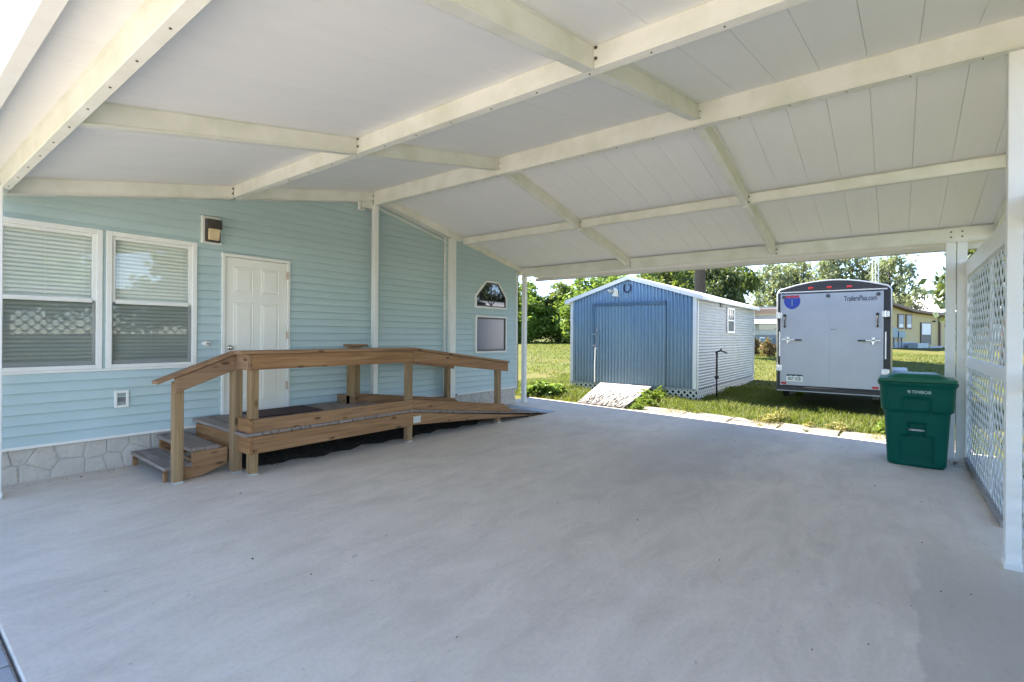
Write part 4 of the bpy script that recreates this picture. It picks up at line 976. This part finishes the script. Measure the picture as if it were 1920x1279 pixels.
for y, s in ((2.03, 1), (.305, -1)):
    obj('pull_handle', MB().tube([(TX-.035, y, 2.0-.28), (TX-.075, y, 1.76), (TX-.075, y, 1.90), (TX-.035, y, 1.98)], .016, 8).tube([(TX-.037, y, 1.99), (TX-.06, y, 1.99)], .03, 10), M['rubber'], dor)
    obj('cam_latch', MB().box(TX-.065, y-.03-s*.07, 1.38, TX-.036, y+.03-s*.07, 1.50).bar((TX-.055, y+s*.05, 1.435), (TX-.055, y-s*.22, 1.435), .02, .02).tube([(TX-.062, y-s*.07, 1.41), (TX-.062, y-s*.07, 1.35)], .014, 6), M['galv'], dor)
    obj('latch_grip', MB().bar((TX-.06, y-s*.20, 1.432), (TX-.06, y-s*.34, 1.430), .026, .026), M['rubber'], dor)
obj('small_label', MB().box(TX-.0365, 1.03, 1.655, TX-.0345, 1.14, 1.675), M['grille'], dor)
# shield emblem
def flat(poly, x): return MB().prism([(x, p[0], p[1]) for p in poly], (.0015, 0, 0))
sc_, sz = 1.885, 2.30
blue = [(sc_+.155, sz+.085), (sc_+.165, sz+.03), (sc_+.160, sz-.03), (sc_+.135, sz-.09), (sc_+.085, sz-.14), (sc_, sz-.175), (sc_-.085, sz-.14), (sc_-.135, sz-.09), (sc_-.160, sz-.03), (sc_-.165, sz+.03), (sc_-.155, sz+.085)]
red = [(sc_+.155, sz+.089), (sc_-.155, sz+.089), (sc_-.125, sz+.15), (sc_-.06, sz+.142), (sc_, sz+.152), (sc_+.06, sz+.142), (sc_+.125, sz+.15)]
em = obj('emblem', flat(blue, TX-.0375), M['shield_blue'], dor); obj('emblem_band', flat(red, TX-.0375), M['shield_red'], dor)
obj('emblem_mark', flat([(sc_-.012, sz-.09), (sc_+.012, sz-.09), (sc_+.012, sz+.05), (sc_-.012, sz+.05)], TX-.0395), M['util_blue'], dor)
text_mb('lettering', 'TrailersPlus.com', .155, M['ink'], dor, (TX-.037, .895, 2.285), .575)
pl = obj('licence_plate', MB().box(TX-.042, 1.665, .485, TX-.036, 1.99, .645), M['white'], tl, bevel=.002)
zg = [(1.99, .645), (1.665, .645), (1.665, .605), (1.70, .615), (1.74, .60), (1.80, .618), (1.85, .602), (1.90, .617), (1.95, .603), (1.99, .61)]
obj('plate_band', flat(zg, TX-.0445), M['plate_green'], pl)
text_mb('lettering', '807 02B', .105, M['plate_green'], pl, (TX-.0425, 1.962, .512), .26)
obj('bumper', MB().box(TX-.06, .17, .27, TX+.06, 2.19, .375), M['black'], tl, bevel=.01)
obj('bumper_lip', MB().box(TX-.062, .17, .265, TX+.02, 2.19, .285), M['skirt_grey'], tl)
for s, yw in ((1, TY1+.08), (-1, TY0-.14)):
    for xw in (15.05, 15.85):
        wh = obj('wheel', MB().tube([(xw, yw-.09, .26), (xw, yw+.09, .26)], .335, 26), M['rubber'], tl, bevel=.03, seg=2)
        obj('rim', MB().tube([(xw, yw-.094, .26), (xw, yw+.094, .26)], .20, 18), M['galv'], wh)
    f = [(14.5, .55), (14.68, .74), (16.22, .74), (16.4, .55), (16.34, .55), (16.18, .70), (14.72, .70), (14.56, .55)]
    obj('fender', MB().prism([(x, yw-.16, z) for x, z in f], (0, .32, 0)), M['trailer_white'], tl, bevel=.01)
obj('chassis', MB().box(TX+.1, .3, .18, TXB+.0, .4, .30).box(TX+.1, 1.85, .18, TXB, 1.95, .30).bar((TXB, 1.13, .25), (TXB+1.2, 1.13, .25), .1, .1), M['black'], tl)

# ------------------------------------------------------------------ far yellow house (right)
A0 = Vector((54.0, 2.1, .60)); B0 = Vector((68.5, -5.4, .70)); dirn = (B0-A0); Lh = dirn.length; dirn.normalize(); inn_ = Vector((-dirn.y, dirn.x, 0)); inn_ = inn_ if inn_.x > 0 else -inn_
yh = thing('yellow_house', 'far yellow house with brown sloping roof edge and white screen door', 'house', A0)
def H(u, o, z): p = A0+dirn*u-inn_*o; return (p.x, p.y, A0.z+z)
US = 8.0
def top_z(u): return 4.35-.155*u if u < 6.5 else 3.343-.055*(u-6.5)
lap('wall_board', yh, M['house_yellow'], .55, .26, 4.3, lambda z: 0.0, lambda z: max(0.02, min(US, (4.35-z)/.155)), .02, H, (), .03)
obj('stucco_wall', MB().prism([H(US, 0, 0), H(Lh+6, 0, 0), H(Lh+6, 0, 2.6), H(US, 0, top_z(US))], inn_*.2), M['house_yellow'], yh)
obj('wall_core', MB().prism([H(0, -.01, 0), H(US, -.01, 0), H(US, -.01, top_z(US)), H(6.5, -.01, top_z(6.5)), H(0, -.01, 4.35)], inn_*7), M['house_yellow'], yh)
obj('skirting', MB().prism([H(0, .05, -.3), H(US-.3, .05, -.3), H(US-.3, .05, .55), H(0, .05, .55)], inn_*.06), M['skirt_grey'], yh)
for ua, ub in ((-1.0, 6.5), (6.5, Lh+6)): obj('roof_edge', MB().prism([H(ua, .6, top_z(max(ua, 0) if ua < 6 else 6.5)+(.155 if ua < 0 else 0)+.02), H(ub, .6, top_z(ub)+.02), H(ub, .6, top_z(ub)+.24), H(ua, .6, top_z(max(ua, 0) if ua < 6 else 6.5)+(.155 if ua < 0 else 0)+.24)], inn_*8), M['brown'], yh)
def hbox(name, u0, u1, z0, z1, o0, o1, m, par=None): return obj(name, MB().prism([H(u0, o1, z0), H(u1, o1, z0), H(u1, o1, z1), H(u0, o1, z1)], inn_*(o1-o0)), m, par or yh)
for u in (4.7, 6.0):
    w = hbox('window', u, u+.95, 1.75, 3.15, .03, .12, M['brown']); hbox('glass', u+.12, u+.83, 1.87, 3.03, .1, .13, M['skirt_grey'], w); hbox('shade', u+.15, u+.80, 1.9, 2.2, .12, .135, M['offwhite'], w)
w = hbox('screen_door', 8.55, 10.35, .30, 2.42, .02, .08, M['far_dark']); hbox('door_glass', 8.7, 10.2, 1.25, 2.32, .07, .10, M['offwhite'], w)
hbox('door_step', 8.3, 10.6, .0, .18, .05, .9, M['skirt_grey'])
hbox('downpipe', 11.75, 11.95, 0, top_z(11.8), .03, .15, M['brown']); hbox('wall_light', 10.65, 11.0, 2.5, 2.62, .03, .3, M['bronze'])
hbox('meter_box', 2.9, 4.3, .95, 1.85, .05, .3, M['util_blue']); hbox('meter_box', 4.5, 5.5, .95, 1.55, .05, .3, M['util_blue'])
for u in (3.1, 3.6, 4.1, 4.8, 5.3): hbox('conduit', u, u+.08, 0, 1.0, .05, .15, M['skirt_grey'])
hbox('ac_unit', 5.7, 7.5, .0, .45, .4, 1.2, M['grey_util'])
# white ribbed roof beyond the yellow house
c = Vector((88, -5.5, .9))
rb = thing('far_barn', 'far building with streaked white metal roof beyond yellow house', 'building', c)
obj('barn_wall', MB().box(84, -14, .6, 96, -1.6, 4.6), M['offwhite'], rb)
mb = MB()
for k in range(24):
    ya = -1.2-k*.55; mb.hexa([(83.4, ya-.54, 4.7), (83.4, ya, 4.7), (90, ya, 7.4), (90, ya-.54, 7.4), (83.4, ya-.47, 4.86), (83.4, ya-.07, 4.86), (90, ya-.07, 7.56), (90, ya-.47, 7.56)])
obj('ribbed_roof', mb, M['rustroof'], rb)
# white mobile home between shed and trailer
mh = thing('mobile_home', 'far white mobile home with awning window seen past the shed', 'house', (52, 9.5, .75))
gx0, gz0 = 51.0, .72
obj('home_wall', MB().box(gx0, 4.0, gz0+1.0, gx0+8, 15.5, gz0+3.15), M['offwhite'], mh); obj('home_skirting', MB().box(gx0+.05, 4.1, gz0-.4, gx0+7.9, 15.4, gz0+1.0), M['skirt_grey'], mh)
obj('home_roof', MB().hexa([(gx0-.4, 3.7, gz0+3.15), (gx0+8.4, 3.7, gz0+3.15), (gx0+8.4, 15.8, gz0+3.15), (gx0-.4, 15.8, gz0+3.15), (gx0-.4, 3.7, gz0+3.3), (gx0+8.4, 3.7, gz0+3.3), (gx0+8.4, 15.8, gz0+4.0), (gx0-.4, 15.8, gz0+3.9)]), M['rustroof'], mh)
obj('home_fascia', MB().box(gx0-.46, 3.7, gz0+2.95, gx0-.38, 15.8, gz0+3.35), M['far_tan'], mh)
w = obj('home_window', MB().box(gx0-.06, 8.0, gz0+1.45, gx0, 10.2, gz0+2.35), M['offwhite'], mh); obj('glass', MB().box(gx0-.08, 8.1, gz0+1.5, gx0-.05, 10.1, gz0+2.3), M['darkglass'], w)
obj('awning', MB().prism([(gx0-.02, 7.9, gz0+2.7), (gx0-1.0, 7.9, gz0+2.05), (gx0-1.0, 7.9, gz0+2.0), (gx0-.02, 7.9, gz0+2.6)], (0, 2.9, 0)), M['offwhite'], mh)
obj('home_vent', MB().box(gx0-.02, 7.2, gz0+.0, gx0+.05, 8.4, gz0+.8), M['grille'], mh)
acu = lone('air_conditioner', MB().box(50.2, 8.9, gz0-.3, 51.0, 9.9, gz0+.75), M['grey_util'], (50.6, 9.4, gz0-.1), 'grey air conditioner box against the mobile home skirting', 'air conditioner', bevel=.03)
# radio tower
tw = thing('radio_tower', 'slim grey lattice radio tower rising behind the trailer', 'radio tower', (66, 5.0, 1.0))
bx, by = 64.0, 1.72
legs = [(bx, by+.26), (bx, by-.26), (bx+.45, by)]
for lx, ly in legs: obj('tower_leg', MB().tube([(lx, ly, .5), (lx, ly, 22)], .035, 6), M['galv'], tw)
mb = MB(); z = 1.0
while z < 21.5:
    for i in range(3):
        a, b = legs[i], legs[(i+1) % 3]; mb.tube([(a[0], a[1], z), (b[0], b[1], z+.5)], .018, 4); mb.tube([(b[0], b[1], z+.5), (a[0], a[1], z+.98)], .018, 4)
    z += 1.0
obj('tower_bracing', mb, M['galv'], tw, kind='stuff')

# ------------------------------------------------------------------ vegetation
def leaf_cloud(n_clump, per, blobs, size, clump_r, seed, flat_=0.6):
    """leaf quads in clumps spread through a union of ellipsoids; returns verts, faces"""
    g = np.random.default_rng(seed); w = np.array([b[3]*b[4]*b[5] for b in blobs])**.7; w = w/w.sum()
    which = g.choice(len(blobs), n_clump, p=w); B = np.array(blobs)[which]
    d = g.normal(size=(n_clump, 3)); d /= np.linalg.norm(d, axis=1)[:, None]; r = g.random(n_clump)**.42
    c = B[:, :3]+d*B[:, 3:6]*r[:, None]
    cr = clump_r*(.6+.8*g.random(n_clump))
    p = np.repeat(c, per, 0)+g.normal(size=(n_clump*per, 3))*np.repeat(cr, per)[:, None]*np.array([.62, .62, .42])
    N = len(p); a = g.normal(size=(N, 3)); a[:, 2] *= flat_; a /= np.linalg.norm(a, axis=1)[:, None]
    b = g.normal(size=(N, 3)); b -= a*(a*b).sum(1)[:, None]; b /= np.linalg.norm(b, axis=1)[:, None]
    s = size*(.55+.9*g.random(N))[:, None]
    v = np.stack([p-a*s, p-b*s*.45, p+a*s, p+b*s*.45], 1).reshape(-1, 3)
    return v, np.arange(4*N).reshape(-1, 4)
crowns = {}
def crown(kind, key, blobs, n_clump, per, size, clump_r, m):
    k = (kind, key)
    if k not in crowns:
        v, f = leaf_cloud(n_clump, per, blobs, size, clump_r, hash(key) % 1000 if isinstance(key, int) else 5)
        o = npmesh('crown', v, f, m); crowns[k] = o.data; bpy.data.objects.remove(o)
    return crowns[k]
def limb_mesh(h, r, seed, fork=.55, spread=.45):
    g = random.Random(seed); mb = MB()
    top = Vector((g.uniform(-.05, .05)*h, g.uniform(-.05, .05)*h, h*fork))
    mb.tube([(0, 0, -.3), (top.x*.2, top.y*.2, h*fork*.35), (top.x*.6, top.y*.6, h*fork*.7), top], [r*1.25, r, r*.85, r*.72], 9)
    for k in range(6):
        a = k*1.05+g.uniform(-.3, .3); s = spread*g.uniform(.6, 1.1)*h*.5
        e = top+Vector((math.cos(a)*s, math.sin(a)*s, h*(1-fork)*g.uniform(.45, .85))); md = top.lerp(e, .5)+Vector((0, 0, h*.04))
        st_ = top-Vector((0, 0, g.uniform(0, .18)*h)); mb.tube([st_, md, e], [r*.45, r*.28, r*.08], 6)
        for q in range(2):
            e2 = md+Vector((g.uniform(-1, 1), g.uniform(-1, 1), g.uniform(.2, 1)))*h*.13; mb.tube([md, e2], [r*.2, r*.05], 5)
    return mb
BL = {   # crown recipes in unit height (x, y, z, rx, ry, rz)
 0: [(0, 0, .62, .36, .36, .30), (-.26, .1, .50, .22, .24, .2), (.27, -.08, .52, .24, .22, .2), (.02, -.2, .84, .2, .2, .14), (.12, .24, .72, .2, .2, .16)],
 1: [(0, 0, .55, .30, .32, .28), (.22, .16, .70, .2, .2, .18), (-.2, -.14, .74, .2, .22, .16), (-.3, .18, .44, .2, .2, .18), (.3, -.2, .42, .22, .2, .2), (0, .02, .9, .14, .14, .09)],
 2: [(0, 0, .40, .42, .42, .40), (.3, .2, .36, .3, .3, .34), (-.32, -.1, .38, .3, .3, .34), (.05, -.3, .32, .3, .3, .3), (-.05, .05, .74, .24, .24, .24)],
 3: [(0, 0, .80, .34, .34, .16), (.3, .1, .7, .22, .2, .12), (-.3, -.1, .72, .24, .2, .12), (.05, .32, .68, .2, .22, .1), (0, -.3, .7, .22, .22, .12)]}
VEG = {'leaf_bright': 'bright green', 'leaf_oak': 'mid green', 'leaf_dark': 'dark green', 'leaf_hazy': 'pale grey-green', 'leaf_yellow': 'yellow-green'}
def tree(x, y, h, width, recipe, mname, label, group, name='tree', n=260, per=26, leaf=.022, clump=.07, rot=0.0, trunk=True, tr=.03, cat='tree'):
    z = float(gz(np.float64(x), np.float64(y)))
    t = thing(name, label, cat, (x, y, z), group)
    me = crown(mname, recipe*10000+n*10+int(leaf*1000), BL[recipe], n, per, leaf, clump, M[mname])
    c = bpy.data.objects.new('crown', me); COL.objects.link(c); c.parent = t; c.scale = (width*h, width*h, h); c.rotation_euler = (0, 0, rot)
    if trunk:
        o = obj('trunk', limb_mesh(h, tr*h*.6, int(x*7+y*3) % 97), M['bark'], None, smooth=True); o.parent = t; o.location = (0, 0, 0)
    return t
# thicket along the left edge of the lawn
TH = [(41.5, 30.0, 6.5, 1.0, 'leaf_bright', 0.3, 'bright green thicket bush next to the carport end post'), (43.5, 27.2, 6.3, .95, 'leaf_oak', 1.7, 'olive green thicket bush, second from the end post'), (43.0, 24.3, 6.8, .95, 'leaf_bright', 2.9, 'rounded bright green thicket bush in the middle of the hedge'),
      (45.0, 21.6, 6.9, .95, 'leaf_bright', 4.1, 'tall bright green thicket bush touching the left shed eave'), (46.5, 18.6, 6.4, 1.0, 'leaf_oak', 5.2, 'green thicket bush mostly hidden behind the blue shed'), (40.0, 33.0, 6.4, 1.0, 'leaf_oak', 0.9, 'green thicket bush mostly hidden by the house corner')]
for x, y, h, w, m, r_, lb in TH: tree(x, y, h, w, 2, m, lb, 'thicket bushes along the lawn edge', 'bush', 420, 34, .030, .075, r_, True, .02, 'bush')
tree(62, 31.5, 9.6, .75, 1, 'leaf_dark', 'dark tree crown rising behind the left thicket', 'background trees', rot=.4, n=300, per=30)
tree(66, 27.0, 9.8, .7, 0, 'leaf_oak', 'green treetop just left of the shed roof peak', 'background trees', rot=1.9, n=300, per=30)
# behind the shed
SHT = [(52, 21.0, 8.0, .8, 1, 'leaf_oak', .2, 'green tree low behind the right slope of the shed roof'), (50, 18.6, 8.6, .8, 0, 'leaf_oak', 1.4, 'green tree left of the thick brown trunk'), (55, 16.9, 9.6, .75, 1, 'leaf_oak', 2.2, 'green tree directly behind the thick brown trunk'),
       (47, 12.8, 7.9, .62, 0, 'leaf_dark', 3.3, 'dark tree behind shed roof, right of the thick trunk'), (58, 14.6, 9.4, .7, 1, 'leaf_oak', 4.0, 'green tree between the thick trunk and the dark tree')]
for x, y, h, w, rc_, m, r_, lb in SHT: tree(x, y, h, w, rc_, m, lb, 'trees behind the shed', rot=r_, n=340, per=32, leaf=.026)
tree(40.5, 14.6, 5.6, .32, 1, 'leaf_yellow', 'slim yellow-green young tree showing over the shed roof', 'trees behind the shed', rot=.5, n=90, per=26, leaf=.035, clump=.06)
big = thing('tall_tree', 'tall tree with thick brown trunk standing behind the shed', 'tree', (31.5, 9.55, float(gz(31.5, 9.55))))
g = random.Random(3); mb = MB(); mb.tube([(31.5, 9.55, 0), (31.52, 9.57, 3), (31.5, 9.6, 6.2), (31.6, 9.7, 9)], [.46, .36, .30, .26], 14)
mb.tube([(31.5, 9.66, 5.2), (31.45, 9.95, 6.0), (31.4, 10.2, 7.2)], [.14, .11, .08], 8)
for k in range(7):
    a = k*.9; mb.tube([(31.6, 9.7, 8.2+k*.1), (31.6+1.6*math.cos(a), 9.7+1.6*math.sin(a), 10), (31.6+3*math.cos(a), 9.7+3*math.sin(a), 11.2)], [.14, .1, .04], 6)
obj('trunk', mb, M['bark'], big, smooth=True)
c = bpy.data.objects.new('crown', crown('leaf_oak', 33340, BL[3], 340, 26, .03, .08, M['leaf_oak'])); COL.objects.link(c); c.parent = big; c.scale = (9, 9, 13.5)
# behind the trailer
TRT = [(70, 12.6, 10.8, .62, 1, .3, 'pale far tree behind the trailer roof, leftmost of its row'), (76, 10.2, 12.3, .62, 0, 1.3, 'pale far tree behind the left half of the trailer roof'), (72, 6.4, 12.6, .60, 1, 2.4, 'tallest pale far tree behind the middle of the trailer'),
       (75, 2.9, 12.6, .58, 0, 3.5, 'pale far tree directly behind the radio tower'), (70, .2, 11.0, .55, 1, 4.4, 'pale far tree right of the radio tower')]
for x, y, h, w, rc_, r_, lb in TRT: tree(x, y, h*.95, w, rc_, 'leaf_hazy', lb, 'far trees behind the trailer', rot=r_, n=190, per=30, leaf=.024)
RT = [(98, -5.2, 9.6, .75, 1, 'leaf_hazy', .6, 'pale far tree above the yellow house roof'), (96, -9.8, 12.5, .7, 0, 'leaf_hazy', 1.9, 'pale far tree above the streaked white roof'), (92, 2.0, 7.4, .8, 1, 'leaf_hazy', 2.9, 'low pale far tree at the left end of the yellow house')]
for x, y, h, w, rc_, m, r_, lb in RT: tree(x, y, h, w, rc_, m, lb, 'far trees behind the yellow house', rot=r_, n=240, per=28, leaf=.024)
tree(36.0, -4.5, 10.0, .62, 0, 'leaf_dark', 'dark oak reaching in from behind the right corner posts', 'trees beyond the lattice', rot=.7, n=330, per=30, leaf=.024, clump=.06)
tree(25.5, -4.1, 8.6, .56, 1, 'leaf_dark', 'dark leafy tree directly behind the lattice and corner posts', 'trees beyond the lattice', rot=2.0, n=420, per=30, leaf=.026, clump=.07)
LT = [(19, -13, 7.5, .8, 0, 'leaf_oak'), (27, -11.5, 8.2, .8, 1, 'leaf_dark'), (11, -17, 8.0, .8, 1, 'leaf_oak'), (4, -19, 8.5, .85, 0, 'leaf_bright'), (14.5, -22, 9, .8, 1, 'leaf_oak'), (-3, -20, 8, .8, 1, 'leaf_oak')]
tree(.05, 11.0, 12.5, .14, 0, 'leaf_oak', 'unseen slender tree added behind the house to shade the drive pavers', None, rot=.3, n=520, per=30, leaf=.03)  # added out of view, its crown only shades the near pavers
LBL = ['green tree seen through the far part of the lattice', 'dark tree seen through the lattice behind the bin', 'green tree showing through the nearer lattice', 'bright green tree mirrored in the double window', 'tall green tree far beyond the lattice', 'green tree mirrored at the left of the window']
for (x, y, h, w, rc_, m), lb in zip(LT, LBL): tree(x, y, h, w, rc_, m, lb, 'trees beyond the lattice', rot=x, n=260, per=26, leaf=.03)
tree(33.5, 6.15, 1.15, .85, 2, 'leaf_croton', 'rusty red-brown shrub between the shed and the trailer', None, 'shrub', 90, 22, .07, .09, .3, False, cat='shrub')
tree(34.5, 7.4, 1.5, .8, 2, 'leaf_croton', 'taller rusty shrub at the back corner of the shed', None, 'shrub', 90, 22, .07, .09, 1.3, False, cat='shrub')
# clump of leaves by the end post and weeds
def weed(x, y, h, w, mname, label, n=26, per=10, leaf=.1, rec=2, name='weed', group='weeds along the concrete edge'):
    z = float(gz(np.float64(x), np.float64(y)))+.0
    t = thing(name, label, 'weed', (x, y, z), group)
    me = crown(mname, rec*10000+n*10+per, BL[rec], n, per, leaf, .16, M[mname]); c = bpy.data.objects.new('foliage', me); COL.objects.link(c); c.parent = t; c.scale = (w, w, h); c.rotation_euler = (0, 0, x*5)
    mb = MB()
    for k in range(5):
        a = k*1.3; mb.tube([(0, 0, -.02), (math.cos(a)*w*.15, math.sin(a)*w*.15, h*.5), (math.cos(a)*w*.3, math.sin(a)*w*.3, h*.8)], [.006, .005, .002], 4)
    o = obj('stem', mb, M['leaf_weed'], None); o.parent = t
    return t
weed(10.35, 7.02, .42, .62, 'leaf_bright', 'leafy green clump by the carport end post', 60, 16, .12, name='leafy_clump', group=None)
weed(10.9, 6.9, .30, .5, 'leaf_bright', 'smaller leafy clump between end post and shed ramp', 50, 14, .12, name='leafy_clump', group=None)
weed(11.6, 4.75, .32, .45, 'leaf_weed', 'leafy weed beside the plywood ramp edge near the shed', 40, 14, .1)
weed(10.9, 4.55, .24, .4, 'leaf_weed', 'low weed beside the middle of the plywood ramp', 40, 14, .1)
weed(10.2, 4.42, .16, .3, 'leaf_weed', 'small weed at the bottom corner of the plywood ramp', 30, 12, .12)
weed(12.45, 4.75, .30, .38, 'leaf_weed', 'weed against the shed lattice skirt', 40, 14, .1)
weed(10.85, 1.75, .34, .24, 'leaf_dry', 'tall dry weed in front of the trailer', 33, 16, 0.066)
weed(10.62, 1.95, .20, .34, 'leaf_dry', 'dry weed tuft on the pavers in front of trailer', 39, 19, 0.072)
weed(10.72, .82, .16, .34, 'leaf_dry', 'spiky dry weed between pavers near the bin', 39, 19, 0.072)
weed(10.6, 1.25, .12, .2, 'leaf_dry', 'tiny dry weed in a paver joint', 30, 16, 0.083)
weed(11.0, .12, .28, .30, 'leaf_weed', 'bright weed showing at the left side of the bin', 30, 12, .12)
weed(9.93, 1.95, .07, .12, 'leaf_dry', 'tiny weed at the concrete edge', 24, 14, 0.088)
weed(9.95, 1.22, .08, .14, 'leaf_dark', 'dark little weed in the concrete edge joint', 21, 12, 0.088)

# grass: individual blades, thinning with distance
def grass(name, n, xr, yr, hmin, hmax, wid, mask=None, mat='grass', seed=1, pw_=1.0):
    g = np.random.default_rng(seed); x = xr[0]+(xr[1]-xr[0])*g.random(n)**pw_; y = yr[0]+(yr[1]-yr[0])*g.random(n)
    cl = np.sin(x*3.1+np.cos(y*2.3)*2)+np.sin(y*4.3+x*1.1)
    if mask is not None: k = mask(x, y); x, y, cl = x[k], y[k], cl[k]
    N = len(x); z = gz(x, y)-.01; h = (hmin+(hmax-hmin)*g.random(N))*(1+.25*cl); a = g.random(N)*6.283; l = g.random(N)*.8*h; b = a+g.normal(size=N)*.5
    w_ = wid*(.7+.6*g.random(N)); dx, dy = np.cos(a+1.57)*w_, np.sin(a+1.57)*w_; lx, ly = np.cos(b)*l, np.sin(b)*l
    v = np.stack([np.stack([x-dx, y-dy, z], 1), np.stack([x+dx, y+dy, z], 1), np.stack([x+lx*.5+dx*.7, y+ly*.5+dy*.7, z+h*.65], 1), np.stack([x+lx*.5-dx*.7, y+ly*.5-dy*.7, z+h*.65], 1), np.stack([x+lx*1.3, y+ly*1.3, z+h], 1)], 1).reshape(-1, 3)
    i0 = np.arange(N)*5; f = np.concatenate([np.stack([i0, i0+1, i0+2], 1), np.stack([i0, i0+2, i0+3], 1), np.stack([i0+3, i0+2, i0+4], 1)])
    o = npmesh(name, v, f, M[mat]); tagset(o, None, None, None, 'stuff'); return o
def m_near(x, y):
    inshed = (x > SX+.05) & (y > SY0+.05) & (y < SY1-.05)
    ramp = (x < 12.7) & (y > 4.58+(x-9.9)*.16) & (y < 5.74+(x-9.9)*.30)
    pav = (x < 10.62+.12*np.sin(y*5)+.1*np.sin(y*11)) & (y < 4.4)
    under_tr = (x > 13.1) & (x < 17.6) & (y > .3) & (y < 2.0)
    return ~inshed & ~ramp & ~pav & ~under_tr & (x > 9.9+.15*np.abs(np.sin(y*9)))
gr = grass('grass', 70000, (9.95, 16.5), (-1.2, 9.5), .05, .125, .006, m_near, seed=2)
tagset(gr, 'green grass around the shed and trailer', 'grass')
gr = grass('grass', 60000, (15, 46), (-4, 30), .05, .11, .013, lambda x, y: ~((x < 19.1) & (y > SY0) & (y < SY1)) & ~((x < 17.8) & (y > 0) & (y < 2.3)) & (y < x*.72), seed=3)
tagset(gr, 'sunlit yellow-green lawn stretching to the thicket', 'grass')
gr = grass('grass', 26000, (-2, 12), (-9, -1.25), .05, .12, .008, None, seed=4)
tagset(gr, 'grass beyond the lattice screen', 'grass')
gr = grass('dry_tuft', 3600, (9.88, 10.85), (-.9, 4.5), .03, .09, .005, lambda x, y: (np.sin(y*7.1)+np.sin(y*3.3+x*2)+1.2*np.sin(x*6+2)) > 1.5, mat='leaf_dry', seed=6)
tagset(gr, 'dry tufts growing between the worn pavers', 'grass')
# litter
def litter(name, pts, size, lab, mat='litter'):
    mb = MB()
    for (x, y, z, s) in pts:
        a = rng.uniform(0, 6.28); c_, s_ = math.cos(a)*s, math.sin(a)*s; t = rng.uniform(.0, .012)
        mb.quad((x-c_, y-s_, z+.003), (x+s_*.4, y-c_*.4, z+.004+t), (x+c_, y+s_, z+.003+t*.3), (x-s_*.4, y+c_*.4, z+.006))
    o = obj(name, mb, M[mat]); tagset(o, lab, 'litter', None, 'stuff')
pts = []
for k in range(260): x = rng.uniform(2.7, 7.5); y = 5.62+abs(rng.gauss(0, .25)); pts.append((x, y, slab_z(y)+.012, rng.uniform(.008, .028)))
litter('leaf_litter', pts, .02, 'dead leaves and chips on soil under the ramp')
pts = []
for k in range(80): x = rng.uniform(1.2, 9.5); y = rng.uniform(-.5, 5.4); pts.append((x, y, slab_z(y), rng.uniform(.004, .013)))
for k in range(40): x = rng.gauss(8.85, .12); y = rng.gauss(-.62, .06); pts.append((x, y, slab_z(y), rng.uniform(.008, .03)))
for k in range(14): x = rng.uniform(.8, 1.8); y = 6.72-abs(rng.gauss(0, .05)); pts.append((x, y, slab_z(y), rng.uniform(.006, .02)))
litter('leaf_specks', pts, .01, 'scattered small leaves on the concrete floor')
